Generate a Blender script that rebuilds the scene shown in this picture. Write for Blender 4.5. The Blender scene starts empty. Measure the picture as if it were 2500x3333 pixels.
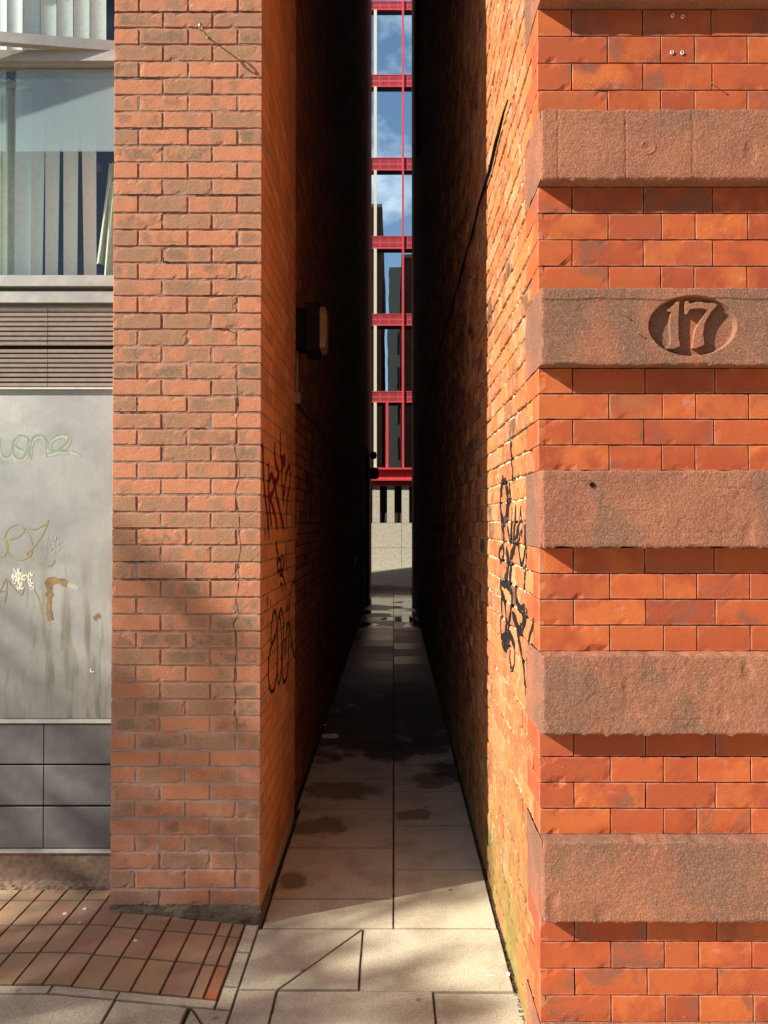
import bpy, math, random
from mathutils import Vector, noise
from mathutils.bvhtree import BVHTree
R = math.radians
rnd = random.Random(17)
scene = bpy.context.scene
col = scene.collection

# ---------------------------------------------------------------- camera, sky, sun, exposure
CAMZ = 1.80; F = 2500.0; CX = 1281.0; PITCH = R(0.8)
cd = bpy.data.cameras.new('camera'); cam = bpy.data.objects.new('camera', cd); col.objects.link(cam)
cam.location = (0, 0, CAMZ); cam.rotation_euler = (R(90) + PITCH, 0, 0)
cd.sensor_fit = 'VERTICAL'; cd.sensor_height = 36; cd.lens = 36 * F / 3333; cd.shift_x = (1250 - CX) / 3333
cd.clip_start = 0.05; cd.clip_end = 2000
scene.camera = cam
LD = Vector((1, .4, -.66)).normalized()
sl = bpy.data.lights.new('sun', 'SUN'); sl.energy = 5.0; sl.angle = R(0.53); sl.color = (1, .93, .82)
so = bpy.data.objects.new('sun', sl); col.objects.link(so); so.rotation_euler = LD.to_track_quat('-Z', 'Y').to_euler()
so.location = (-20, -8, 15)
w = bpy.data.worlds.new('World'); scene.world = w; w.use_nodes = True
wn = w.node_tree; wn.nodes.clear()
def wnode(t, **k):
    n = wn.nodes.new(t)
    for a, b in k.items(): setattr(n, a, b)
    return n
sky = wnode('ShaderNodeTexSky', sky_type='NISHITA', sun_disc=False, sun_elevation=math.asin(-LD.z), sun_rotation=math.atan2(-LD.x, -LD.y) % (2*math.pi))
sky.air_density = 1.0; sky.dust_density = .3; sky.ozone_density = 1.6
tc = wnode('ShaderNodeTexCoord'); sx = wnode('ShaderNodeSeparateXYZ'); wn.links.new(tc.outputs['Generated'], sx.inputs[0])
ad = wnode('ShaderNodeMath', operation='ADD'); ad.inputs[1].default_value = .25; wn.links.new(sx.outputs[2], ad.inputs[0])
dv = wnode('ShaderNodeVectorMath', operation='DIVIDE'); wn.links.new(tc.outputs['Generated'], dv.inputs[0])
cb = wnode('ShaderNodeCombineXYZ'); [wn.links.new(ad.outputs[0], cb.inputs[i]) for i in range(3)]
wn.links.new(cb.outputs[0], dv.inputs[1])
nz = wnode('ShaderNodeTexNoise'); nz.inputs['Scale'].default_value = 2.6; nz.inputs['Detail'].default_value = 9; nz.inputs['Roughness'].default_value = .58
wn.links.new(dv.outputs[0], nz.inputs['Vector'])
rp = wnode('ShaderNodeValToRGB'); rp.color_ramp.elements[0].position = .50; rp.color_ramp.elements[1].position = .78
wn.links.new(nz.outputs[0], rp.inputs[0])
mx = wnode('ShaderNodeMix', data_type='RGBA'); mx.inputs[7].default_value = (13, 13.4, 14, 1)
wn.links.new(rp.outputs[0], mx.inputs[0]); wn.links.new(sky.outputs[0], mx.inputs[6])
bg = wnode('ShaderNodeBackground'); bg.inputs[1].default_value = .068; wn.links.new(mx.outputs[2], bg.inputs[0])
wo = wnode('ShaderNodeOutputWorld'); wn.links.new(bg.outputs[0], wo.inputs[0])
scene.view_settings.view_transform = 'Standard'; scene.view_settings.look = 'None'
scene.view_settings.exposure = 0.95; scene.view_settings.gamma = 1

# ---------------------------------------------------------------- places: where a line of sight meets a plane of the place
def at(px, py, Y):
    u = (px - CX) / F; v = (1666.5 - py) / F; c, s = math.cos(PITCH), math.sin(PITCH)
    d = Vector((u, c - v*s, s + v*c)); k = Y / d.y
    return Vector((d.x*k, Y, CAMZ + d.z*k))
def zat(py, Y): return at(CX, py, Y).z
def wall_at(px, py, X):
    p = at(px, py, 1.0); k = X / p.x
    return Vector((X, k, CAMZ + (p.z - CAMZ)*k))
def g(x, y=0): return .06 * max(0, min(1, (-.62 - x)/.65))

# ---------------------------------------------------------------- node helper
class NT:
    def __init__(s, name):
        s.m = bpy.data.materials.new(name); s.m.use_nodes = True; s.t = s.m.node_tree; s.t.nodes.clear()
        s.out = s.t.nodes.new('ShaderNodeOutputMaterial'); s.geo = None; s.cache = {}
    def put(s, sock, v):
        if v is None: return
        if isinstance(v, bpy.types.NodeSocket): s.t.links.new(v, sock)
        else:
            if isinstance(v, (tuple, list)) and sock.type == 'RGBA' and len(v) == 3: v = (*v, 1)
            sock.default_value = v
    def n(s, t, ins=None, **k):
        x = s.t.nodes.new('ShaderNode' + t)
        for a, b in k.items(): setattr(x, a, b)
        for a, b in (ins or {}).items(): s.put(x.inputs[a], b)
        return x
    def pos(s):
        if 'p' not in s.cache: s.cache['p'] = s.n('TexCoord').outputs['Object']
        return s.cache['p']
    def xyz(s):
        if 'xyz' not in s.cache: s.cache['xyz'] = s.n('SeparateXYZ', {0: s.pos()})
        return s.cache['xyz'].outputs
    def attr(s, name):
        k = 'a' + name
        if k not in s.cache: s.cache[k] = s.n('Attribute', attribute_name=name)
        return s.cache[k]
    def sep(s, v): return s.n('SeparateXYZ', {0: v}).outputs
    def noise(s, scale, detail=4, rough=.55, vec=None, dist=0, sc3=None, col=False):
        v = vec if vec is not None else s.pos()
        if sc3: v = s.n('VectorMath', {0: v, 1: sc3}, operation='MULTIPLY').outputs[0]
        x = s.n('TexNoise', {'Vector': v, 'Scale': scale, 'Detail': detail, 'Roughness': rough, 'Distortion': dist})
        return x.outputs[1 if col else 0]
    def voro(s, scale, vec=None, feature='F1', out=0):
        return s.n('TexVoronoi', {'Vector': vec if vec is not None else s.pos(), 'Scale': scale}, feature=feature).outputs[out]
    def ma(s, op, a, b=None, c=None, clamp=False):
        x = s.n('Math', operation=op); x.use_clamp = clamp; s.put(x.inputs[0], a); s.put(x.inputs[1], b); s.put(x.inputs[2], c)
        return x.outputs[0]
    def mr(s, v, a, b, c=0., d=1., smooth=True):
        x = s.n('MapRange', {0: v, 1: a, 2: b, 3: c, 4: d}, interpolation_type='SMOOTHSTEP' if smooth else 'LINEAR')
        return x.outputs[0]
    def mix(s, f, a, b, blend='MIX'):
        x = s.n('Mix', data_type='RGBA', blend_type=blend); s.put(x.inputs[0], f); s.put(x.inputs[6], a); s.put(x.inputs[7], b)
        return x.outputs[2]
    def ramp(s, f, stops):
        x = s.n('ValToRGB', {0: f}); e = x.color_ramp.elements
        while len(e) < len(stops): e.new(.5)
        for q, (p, c) in zip(e, stops): q.position = p; q.color = (*c, 1)
        return x.outputs[0]
    def bump(s, h, strength, dist, normal=None):
        x = s.n('Bump', {'Height': h, 'Strength': strength, 'Distance': dist}); s.put(x.inputs['Normal'], normal)
        return x.outputs[0]
    def bsdf(s, c, rough=.85, normal=None, spec=.3, metal=0., **k):
        x = s.n('BsdfPrincipled', {'Base Color': c, 'Roughness': rough, 'Metallic': metal, 'Specular IOR Level': spec})
        if normal is not None: s.put(x.inputs['Normal'], normal)
        for a, b in k.items(): s.put(x.inputs[a.replace('_', ' ')], b)
        s.t.links.new(x.outputs[0], s.out.inputs[0]); return s.m

def flat(name, c, rough=.6, metal=0., spec=.3, var=.12, bump=.2, scale=30):
    t = NT(name); n_ = t.noise(scale, 5)
    cc = t.mix(t.mr(n_, .3, .7), tuple(v*(1-var) for v in c), tuple(min(1, v*(1+var)) for v in c))
    return t.bsdf(cc, t.mr(t.noise(scale*.4), .3, .7, rough*.85, min(1, rough*1.15)), t.bump(t.noise(scale*4), bump, .002), spec, metal)

def m_pier():
    t = NT('multi coloured rustic brick'); ti = t.attr('tint'); tr = t.sep(ti.outputs['Color'])
    uv = t.sep(t.attr('buv').outputs['Vector'])
    off = t.n('VectorMath', {0: t.pos(), 1: ti.outputs['Color']}, operation='ADD').outputs[0]
    base = t.mix(tr[0], (.54, .21, .112), (.40, .17, .105))
    brown = t.mix(t.noise(9, 3, vec=off), (.35, .20, .115), (.235, .145, .092))
    # fired patches: upright bands inside a brick, different in each
    ph = t.ma('MULTIPLY', tr[1], 6.28); fr = t.ma('MULTIPLY_ADD', tr[2], 9, 4)
    wv = t.ma('SINE', t.ma('MULTIPLY_ADD', uv[0], fr, t.ma('MULTIPLY', ph, 3)))
    wv = t.ma('ADD', wv, t.ma('MULTIPLY', t.ma('SUBTRACT', t.noise(26, 3, vec=off), .5), 2.2))
    edge = t.ma('MINIMUM', t.ma('MINIMUM', uv[0], t.ma('SUBTRACT', 1., uv[0])), t.ma('MULTIPLY', t.ma('MINIMUM', uv[1], t.ma('SUBTRACT', 1., uv[1])), .6))
    em = t.mr(t.ma('ADD', edge, t.ma('MULTIPLY', t.ma('SUBTRACT', t.noise(60, 2), .5), .12)), .02, .14)
    patch = t.ma('MULTIPLY', t.mr(t.ma('ADD', wv, t.ma('MULTIPLY_ADD', tr[0], 4.4, -2.1)), -.45, .45), em)
    c = t.mix(t.ma('MULTIPLY', patch, .85), base, brown)
    dk = t.ma('MULTIPLY', t.ma('MULTIPLY', t.mr(tr[2], .66, .85), em), t.mr(t.noise(14, 2, vec=off), .42, .6))
    c = t.mix(t.ma('MULTIPLY', dk, .75), c, (.14, .115, .085))
    spk = t.mr(t.noise(210, 2), .66, .74); spk = t.ma('MULTIPLY', spk, t.mr(t.noise(10, 2, vec=off), .48, .62))
    c = t.mix(t.ma('MULTIPLY', spk, .8), c, (.07, .05, .04))
    c = t.mix(t.mr(t.noise(230, 3, .8), .45, .68, 0, .55), c, (.66, .38, .23))
    c = t.mix(t.mr(t.noise(170, 3, .8, sc3=(1, 1, 1.2)), .48, .66, 0, .6), c, t.mix(.5, c, (.12, .07, .05)))
    # grime: rain dirt bands with their own outline, lime bloom low down
    z = t.xyz()[2]
    gr = t.ma('MULTIPLY', t.mr(t.noise(1.7, 5, sc3=(1, 1, .8)), .45, .66), t.mr(z, 3.4, 2.0))
    c = t.mix(t.ma('MULTIPLY', gr, .22), c, (.15, .09, .07))
    bl = t.ma('MULTIPLY', t.mr(t.noise(7, 5), .46, .7), t.mr(z, 1.1, .55))
    c = t.mix(t.ma('MULTIPLY', bl, .35), c, (.48, .30, .25))
    h = t.ma('ADD', t.ma('MULTIPLY', t.noise(420, 3, .7), .7), t.ma('MULTIPLY', t.noise(150, 3, .6), .7))
    h = t.ma('SUBTRACT', h, t.ma('MULTIPLY', spk, .6))
    return t.bsdf(c, .93, t.bump(h, .9, .0028), .15)

def m_mortar(name, c0, c1, bump=.8, moss=False, pale_low=False):
    t = NT(name); z = t.xyz()[2]
    c = t.mix(t.mr(t.noise(12, 5), .3, .7), c0, c1)
    c = t.mix(t.mr(t.noise(260, 2, .7), .45, .75, 0, .5), c, tuple(v*.55 for v in c0))
    if pale_low:
        c = t.mix(t.mr(z, 1.3, .7, 0, .75), c, (.40, .315, .28))
    if moss:
        mm = t.ma('MULTIPLY', t.mr(z, .7, .0), t.mr(t.noise(6, 5), .46, .62)); c = t.mix(mm, c, (.16, .17, .035))
    return t.bsdf(c, .95, t.bump(t.ma('ADD', t.noise(180, 4, .7), t.noise(45, 3)), bump, .003), .1)

def m_press():
    t = NT('smooth pressed red brick'); ti = t.attr('tint'); tr = t.sep(ti.outputs['Color'])
    uv = t.sep(t.attr('buv').outputs['Vector'])
    off = t.n('VectorMath', {0: t.pos(), 1: ti.outputs['Color']}, operation='ADD').outputs[0]
    c = t.mix(tr[0], (.50, .105, .034), (.35, .070, .032))
    c = t.mix(t.mr(t.noise(9, 4, vec=off), .38, .62), c, t.mix(tr[1], (.34, .070, .030), (.58, .15, .042)))
    pt = t.ma('MULTIPLY', t.mr(t.noise(6, 5, .6, vec=off, dist=.5), .50, .62), t.mr(tr[2], .25, .75))
    c = t.mix(t.ma('MULTIPLY', pt, .7), c, (.22, .095, .062))
    # pale lime bloom round some arrises
    ed = t.ma('MINIMUM', t.ma('MINIMUM', uv[0], t.ma('SUBTRACT', 1., uv[0])), t.ma('MULTIPLY', t.ma('MINIMUM', uv[1], t.ma('SUBTRACT', 1., uv[1])), .4))
    e1 = t.ma('MULTIPLY', t.mr(ed, .035, .0), t.mr(t.noise(22, 4), .38, .6))
    c = t.mix(t.ma('MULTIPLY', e1, .35), c, (.58, .32, .22))
    e2 = t.ma('MULTIPLY', t.mr(t.noise(13, 6, .7, vec=off), .58, .70), t.mr(tr[1], .5, .9))
    c = t.mix(t.ma('MULTIPLY', e2, .38), c, (.55, .30, .24))
    sp = t.mr(t.voro(55, vec=off), .085, .05); sp = t.ma('MULTIPLY', sp, t.mr(t.noise(5, 2, vec=off), .56, .62))
    c = t.mix(sp, c, (.62, .50, .40))
    c = t.mix(t.mr(t.noise(240, 3, .8), .45, .68, 0, .35), c, (.24, .055, .025))
    rough = t.mr(tr[2], .62, .9)
    h = t.ma('ADD', t.ma('MULTIPLY', t.noise(240, 3, .6), .35), t.ma('MULTIPLY', t.ma('MULTIPLY', t.noise(150, 3, .7, sc3=(1, 1, 1.6)), rough), t.mr(uv[1], .75, .2, 0, 2.2)))
    return t.bsdf(c, .8, t.bump(h, .55, .0022), .22)

def m_sand():
    t = NT('weathered red sandstone'); z = t.xyz()
    off = t.n('VectorMath', {0: t.pos(), 1: t.n('ObjectInfo').outputs['Random']}, operation='ADD').outputs[0]
    c = t.mix(t.mr(t.noise(5, 6, .6), .35, .65), (.40, .160, .090), (.31, .122, .075))
    st = t.mr(t.noise(2.6, 5, .6, dist=.6, sc3=(1.2, 1, .7)), .46, .60)
    c = t.mix(t.ma('MULTIPLY', st, .75), c, (.19, .115, .078))
    bed = t.mr(t.noise(38, 4, .6, sc3=(.08, 1, 1.5)), .48, .72)
    c = t.mix(t.ma('MULTIPLY', bed, .3), c, (.27, .12, .08))
    c = t.mix(t.mr(t.noise(190, 3, .85), .48, .64, 0, .5), c, (.58, .30, .19))
    c = t.mix(t.mr(t.noise(150, 4, .85), .52, .64, 0, .6), c, (.15, .07, .05))
    h = t.ma('ADD', t.ma('ADD', t.noise(170, 4, .8), t.ma('MULTIPLY', t.noise(70, 3, .6), .5)), t.ma('MULTIPLY', t.noise(55, 5, .65, sc3=(.22, 1, 1.5)), .55))
    h = t.ma('SUBTRACT', h, t.ma('MULTIPLY', t.mr(t.voro(34), .12, .02), t.mr(t.noise(7), .5, .6)))
    return t.bsdf(c, .93, t.bump(h, 1., .0058), .12)

def m_rough(name='rough common brick', dark=False):
    t = NT(name); ti = t.attr('tint'); tr = t.sep(ti.outputs['Color']); p = t.xyz()
    off = t.n('VectorMath', {0: t.pos(), 1: ti.outputs['Color']}, operation='ADD').outputs[0]
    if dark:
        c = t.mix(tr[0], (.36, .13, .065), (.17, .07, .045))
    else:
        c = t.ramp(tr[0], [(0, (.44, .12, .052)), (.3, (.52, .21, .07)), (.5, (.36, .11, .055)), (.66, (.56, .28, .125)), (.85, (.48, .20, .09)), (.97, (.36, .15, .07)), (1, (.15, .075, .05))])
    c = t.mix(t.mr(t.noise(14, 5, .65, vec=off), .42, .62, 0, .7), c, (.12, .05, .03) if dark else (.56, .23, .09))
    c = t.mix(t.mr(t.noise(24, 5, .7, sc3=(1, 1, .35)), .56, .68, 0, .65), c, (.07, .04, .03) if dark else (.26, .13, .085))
    if not dark:
        sm = t.mr(t.noise(11, 6, .75), .54, .66); c = t.mix(t.ma('MULTIPLY', sm, .6), c, (.52, .42, .31))
        bk = t.ma('MULTIPLY', t.mr(t.noise(40, 5, .75, sc3=(1, 1, .5)), .58, .66), .85); c = t.mix(bk, c, (.045, .035, .03))
        mo = t.ma('MULTIPLY', t.mr(p[2], .95, .12), t.mr(t.noise(5, 6, .65, sc3=(1, 1, .6)), .36, .56))
        c = t.mix(t.ma('MULTIPLY', mo, .72), c, t.mix(t.noise(30), (.13, .15, .022), (.30, .27, .09)))
    h = t.ma('ADD', t.noise(150, 5, .7), t.ma('MULTIPLY', t.noise(40, 4, .65, sc3=(1, 1, .5)), 1.6))
    return t.bsdf(c, .95, t.bump(h, .9, .006), .1)

def m_left_return():
    t = NT('orange brick of the passage side'); ti = t.attr('tint'); tr = t.sep(ti.outputs['Color'])
    off = t.n('VectorMath', {0: t.pos(), 1: ti.outputs['Color']}, operation='ADD').outputs[0]
    c = t.ramp(tr[0], [(0, (.44, .16, .065)), (.5, (.50, .20, .08)), (.8, (.34, .14, .065)), (1, (.54, .26, .12))])
    c = t.mix(t.mr(t.noise(10, 4, vec=off), .42, .6, 0, .5), c, (.34, .15, .06))
    c = t.mix(t.mr(t.noise(3, 5, sc3=(1, 1, .5)), .5, .65, 0, .35), c, (.2, .09, .045))
    return t.bsdf(c, .92, t.bump(t.ma('ADD', t.noise(300, 3, .7), t.noise(70, 3)), .6, .002), .15)

def m_granite():
    t = NT('granite paving slab'); ti = t.attr('tint'); tr = t.sep(ti.outputs['Color']); p = t.xyz()
    c = t.mix(tr[0], (.56, .49, .345), (.48, .425, .31))
    v = t.voro(230, out=1); vv = t.sep(v)[0]
    c = t.mix(t.mr(vv, .0, 1., 0, .6, smooth=False), c, (.74, .68, .50))
    c = t.mix(t.mr(t.noise(150, 4, .9), .52, .60, 0, .8), c, (.20, .17, .125))
    c = t.mix(t.mr(t.noise(175, 3, .9, sc3=(1, 1.1, 1)), .54, .62, 0, .6), c, (.80, .74, .58))
    c = t.mix(t.mr(t.noise(4, 6, .6), .42, .68, 0, .45), c, (.24, .19, .135))
    y = p[1]
    # dried spills; damp inner passage, its dark tone also painting in the shade
    st = 0.
    nn = t.ma('MULTIPLY_ADD', t.noise(7, 6, .65), 1.7, -.85)
    for ex, ey, ea, eb in ((-.45, 4.58, .17, .15), (-.36, 5.2, .26, .19), (.27, 5.4, .15, .19), (.13, 4.76, .14, .10), (-.50, 3.90, .075, .10), (.30, 6.3, .2, .2), (-.2, 6.2, .3, .22)):
        dd = t.ma('ADD', t.ma('POWER', t.ma('ABSOLUTE', t.ma('DIVIDE', t.ma('SUBTRACT', p[0], ex), ea)), 2.), t.ma('POWER', t.ma('ABSOLUTE', t.ma('DIVIDE', t.ma('SUBTRACT', y, ey), eb)), 2.))
        st = t.ma('MAXIMUM', st, t.mr(t.ma('ADD', t.ma('SQRT', dd), nn), 1.16, .72))
    c = t.mix(t.ma('MULTIPLY', st, .72), c, (.14, .092, .045))
    rt = t.ma('MULTIPLY', t.mr(t.voro(9), .13, .10), t.mr(t.noise(3.1, 2), .55, .6)); c = t.mix(t.ma('MULTIPLY', rt, .6), c, (.16, .12, .09))
    damp_shade = t.ma('MULTIPLY', t.mr(t.ma('ADD', t.noise(1.3, 6, .62, sc3=(1, .8, 1)), t.mr(y, 4.4, 8.5, -.22, .2, smooth=False)), .40, .50), t.mr(y, 4.2, 5.0))
    c = t.mix(t.ma('MULTIPLY', damp_shade, .88), c, (.048, .032, .022))
    out = t.mr(y, 19, 21); damp_shade = t.ma('MULTIPLY', damp_shade, t.ma('SUBTRACT', 1., out))
    eu = t.sep(t.attr('buv').outputs['Vector'])[0]; c = t.mix(t.ma('MULTIPLY', t.mr(t.ma('ADD', eu, t.ma('MULTIPLY_ADD', t.noise(24, 4), .5, -.25)), .42, .0), .55), c, (.08, .06, .04))
    rough = t.ma('SUBTRACT', .86, t.ma('MULTIPLY', t.ma('MULTIPLY', damp_shade, t.mr(y, 7, 10)), t.ma('MULTIPLY_ADD', tr[1], .25, .42)))
    pud = t.ma('MULTIPLY', t.mr(t.noise(1.5, 3, .5, sc3=(1, .8, 1)), .45, .50), t.mr(y, 12.5, 14.)); pud = t.ma('MULTIPLY', pud, t.mr(y, 19., 17.8))
    rough = t.ma('MULTIPLY', rough, t.ma('SUBTRACT', 1., t.ma('MULTIPLY', pud, .95)))
    h = t.ma('ADD', t.noise(300, 3, .7), t.ma('MULTIPLY', t.noise(60, 3), .6))
    dry = t.ma('SUBTRACT', 1., t.ma('MULTIPLY', pud, .97))
    nrm = t.bump(t.ma('MULTIPLY', h, dry), .5, .0018)
    return t.bsdf(c, rough, nrm, t.ma('MULTIPLY_ADD', damp_shade, .3, .2))

def m_paver():
    t = NT('clay brick paver'); ti = t.attr('tint'); tr = t.sep(ti.outputs['Color'])
    off = t.n('VectorMath', {0: t.pos(), 1: ti.outputs['Color']}, operation='ADD').outputs[0]
    c = t.ramp(tr[0], [(0, (.46, .26, .16)), (.4, (.46, .31, .18)), (.7, (.40, .22, .15)), (.92, (.50, .25, .14)), (1, (.58, .15, .06))])
    c = t.mix(t.mr(t.noise(9, 5, vec=off), .4, .65, 0, .6), c, (.36, .28, .17))
    c = t.mix(t.mr(t.noise(380, 2, .7), .45, .7, 0, .4), c, (.14, .08, .05))
    eu = t.sep(t.attr('buv').outputs['Vector'])[0]; c = t.mix(t.ma('MULTIPLY', t.mr(t.ma('ADD', eu, t.ma('MULTIPLY_ADD', t.noise(24, 4), .5, -.25)), .30, .0), .55), c, (.08, .06, .04))
    return t.bsdf(c, .9, t.bump(t.ma('ADD', t.noise(300, 3, .7), t.noise(50, 3)), .6, .002), .2)

def m_panel():
    t = NT('brushed weathered steel sheet'); p = t.xyz()
    br = t.noise(60, 3, .6, sc3=(18, 1, .6)); br2 = t.noise(60, 3, .6, sc3=(.8, 1, 14))
    c = t.mix(t.mr(br, .35, .65), (.36, .355, .33), (.45, .445, .41))
    sm = t.noise(2.2, 5, .6, sc3=(1, 1, 1.4)); c = t.mix(t.mr(sm, .38, .66, 0, .7), c, (.28, .28, .275))
    dirt = t.ma('MULTIPLY', t.mr(t.noise(7, 5, .6, sc3=(2.2, 1, .28)), .46, .70), t.mr(p[2], 1.9, 1.1))
    c = t.mix(t.ma('MULTIPLY', dirt, .8), c, (.17, .15, .09))
    pk = t.mr(t.voro(70), .07, .03); pk = t.ma('MULTIPLY', pk, t.mr(t.noise(4), .5, .56)); c = t.mix(pk, c, (.75, .73, .66))
    rough = t.mr(t.noise(3, 5, .6), .3, .7, .42, .58)
    nb = t.bump(t.ma('ADD', t.ma('MULTIPLY', br, .4), t.ma('MULTIPLY', t.noise(5, 3), 3)), .25, .003)
    return t.bsdf(c, rough, nb, .5, .55)

def m_glass(name, tint, mirror, ior=1.5, wave=0.):
    t = NT(name); ge = t.n('NewGeometry'); dt = t.n('VectorMath', {0: ge.outputs['Incoming'], 1: ge.outputs['Normal']}, operation='DOT_PRODUCT').outputs['Value']
    f = t.ma('MULTIPLY_ADD', t.ma('POWER', t.ma('SUBTRACT', 1., t.ma('ABSOLUTE', dt)), 5.), 1-mirror, mirror, clamp=True)
    gl = t.n('BsdfGlossy', {'Color': (.84, .98, 1) if mirror > .5 else (.92, .96, 1), 'Roughness': .01})
    if wave: t.put(gl.inputs['Normal'], t.bump(t.noise(.8, 2), wave, .05))
    tr = t.n('BsdfTransparent', {0: tint}); mxs = t.n('MixShader', {0: f, 1: tr.outputs[0], 2: gl.outputs[0]})
    t.t.links.new(mxs.outputs[0], t.out.inputs[0]); return t.m

def m_reflection():
    t = NT('translucent window film')  # see-through pale sheet that stands in for a reflection on the pane
    d = t.n('BsdfDiffuse', {0: (.86, .92, .96)}); tl = t.n('BsdfTranslucent', {0: (.6, .7, .76)}); tr = t.n('BsdfTransparent', {0: (.95, 1, 1)})
    a = t.n('MixShader', {0: .25, 1: d.outputs[0], 2: tl.outputs[0]}); b = t.n('MixShader', {0: .25, 1: tr.outputs[0], 2: a.outputs[0]})
    t.t.links.new(b.outputs[0], t.out.inputs[0]); return t.m

def m_perf():
    t = NT('perforated red spandrel'); p = t.xyz()
    v = t.n('CombineXYZ', {0: p[0], 1: p[2], 2: 0.}).outputs[0]
    b = t.n('TexBrick', {'Vector': v, 'Color1': (1, 1, 1, 1), 'Color2': (1, 1, 1, 1), 'Mortar': (0, 0, 0, 1), 'Scale': 1., 'Mortar Size': .012, 'Brick Width': .075, 'Row Height': .052}, offset=.37)
    u = t.ma('ABSOLUTE', t.ma('SUBTRACT', t.ma('FRACT', t.ma('MULTIPLY', p[0], 2.8)), .5))
    zz = t.ma('ABSOLUTE', t.ma('SUBTRACT', t.ma('FRACT', t.attr('buv').outputs['Vector'] if False else t.ma('MULTIPLY', t.sep(t.attr('buv').outputs['Vector'])[1], 2.)), .5))
    keep = t.ma('MULTIPLY', t.mr(zz, .40, .34), 1.)
    hole = t.ma('MULTIPLY', t.mr(b.outputs[1], .4, .6), keep)
    hole = t.ma('MULTIPLY', hole, t.mr(u, .03, .08))
    c = t.mix(t.ma('MULTIPLY', hole, .88), (.60, .07, .085), (.05, .006, .008))
    return t.bsdf(c, .5, None, .4)

def m_blackvoid(): return flat('dark recess', (.012, .012, .013), .8, bump=0)

M = dict(
    pier=m_pier(), mortar=m_mortar('grey brown mortar', (.235, .16, .125), (.34, .245, .195), pale_low=True),
    press=m_press(), joint=m_mortar('dark narrow joint', (.045, .03, .022), (.10, .06, .04), .4), sand=m_sand(),
    rough=m_rough(), rmortar=m_mortar('crumbling lime mortar', (.50, .39, .25), (.66, .55, .38), 1., True),
    dark=m_rough('shade darkened brick', True), dmortar=m_mortar('shade darkened mortar', (.05, .035, .03), (.09, .06, .045)),  # dark tones carry the shade of the deep passage
    ret=m_left_return(), retm=m_mortar('passage mortar', (.17, .11, .075), (.27, .18, .12)),
    granite=m_granite(), paver=m_paver(), panel=m_panel(),
    jointdirt=flat('joint dirt', (.035, .028, .018), .95, bump=.6, scale=60),
    alu=flat('satin metal frame', (.40, .375, .33), .42, .5, .5, .05, .05), alud=flat('brown metal louvre', (.43, .36, .32), .5, .35, .4, .08, .1),
    tile=flat('grey cladding board', (.165, .155, .15), .62, 0, .35, .10, .15, 18), white=flat('pale trim', (.62, .60, .54), .5, .1, .4, .08, .1),
    plinth=flat('brown rendered plinth', (.25, .165, .115), .9, 0, .2, .2, .6, 40), void=m_blackvoid(),
    glass=m_glass('clear window glass', (.97, 1., .99), .04), reflection=m_reflection(),
    blind=flat('pale green blind slat', (.84, .89, .85), .8, 0, .2, .05, .3, 60), cream=flat('cream fabric', (.62, .66, .48), .85, 0, .2, .08, .4, 50),
    mirror=m_glass('reflecting office glass', (.10, .12, .11), .92, 1.5, .02), red=flat('red painted steel', (.60, .07, .085), .45, 0, .4, .06, .05, 5),
    perf=m_perf(), stone=flat('pale limestone panel', (.50, .455, .355), .85, 0, .2, .12, .5, 9), creamf=flat('cream column paint', (.66, .64, .50), .7, bump=0),
    black=flat('black painted metal', (.006, .0055, .0055), .6, 0, .15, .3, .1), lens=flat('yellowed plastic lens', (.22, .14, .075), .4, 0, .4, .1, .1),
    galv=flat('galvanised steel', (.45, .40, .33), .4, .7, .5, .15, .1), grey=flat('grey conduit', (.22, .19, .16), .7),
    asphalt=flat('asphalt road', (.055, .055, .052), .93, 0, .2, .25, .9, 60), kerb=flat('granite kerb', (.33, .30, .25), .9, 0, .2, .15, .5, 40),
    setts=flat('worn street setts', (.13, .13, .105), .8, 0, .3, .35, .9, 7),
    g_red=flat('dark red spray paint', (.11, .006, .010), .5, bump=0), g_black=flat('black spray paint', (.018, .016, .016), .5, var=.3, bump=0),
    g_ink=flat('black marker ink', (.03, .010, .012), .5, bump=0), g_lav=flat('faded lavender paint', (.36, .17, .15), .8, bump=0),
    g_green=flat('faded green paint', (.23, .31, .23), .7, bump=0), g_olive=flat('olive marker', (.30, .26, .13), .7, bump=0),
    g_cream=flat('cream scribble', (.78, .74, .60), .7, bump=0), g_brown=flat('rusty brown smear', (.24, .165, .08), .8, var=.3, bump=.3), g_grey=flat('grey smear', (.42, .40, .36), .7, bump=0),
    g_halo=flat('ghost of scrubbed paint', (.42, .42, .35), .6, bump=0),
    white2=flat('white litter', (.75, .76, .76), .6, bump=.2), dirt=flat('leaf dirt', (.10, .07, .035), .95, bump=.5), moss=flat('moss', (.10, .13, .02), .95, bump=.8, scale=80),
    bark=flat('bark', (.14, .11, .08), .95, bump=.9), leaf=flat('green leaf', (.07, .12, .03), .6, 0, .3, .3, 0),
    wallplug=flat('pale plastic plug', (.60, .56, .50), .6, bump=0), darkclad=flat('dark olive cladding', (.15, .155, .12), .6, bump=0), brickplain=flat('distant red brick', (.33, .13, .075), .9, 0, .2, .2, .5, 20),
    petal=flat('pale petal', (.78, .74, .68), .6, bump=0), concrete=m_mortar('concrete fillet', (.10, .075, .045), (.26, .20, .14), 1.4),
)
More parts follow.
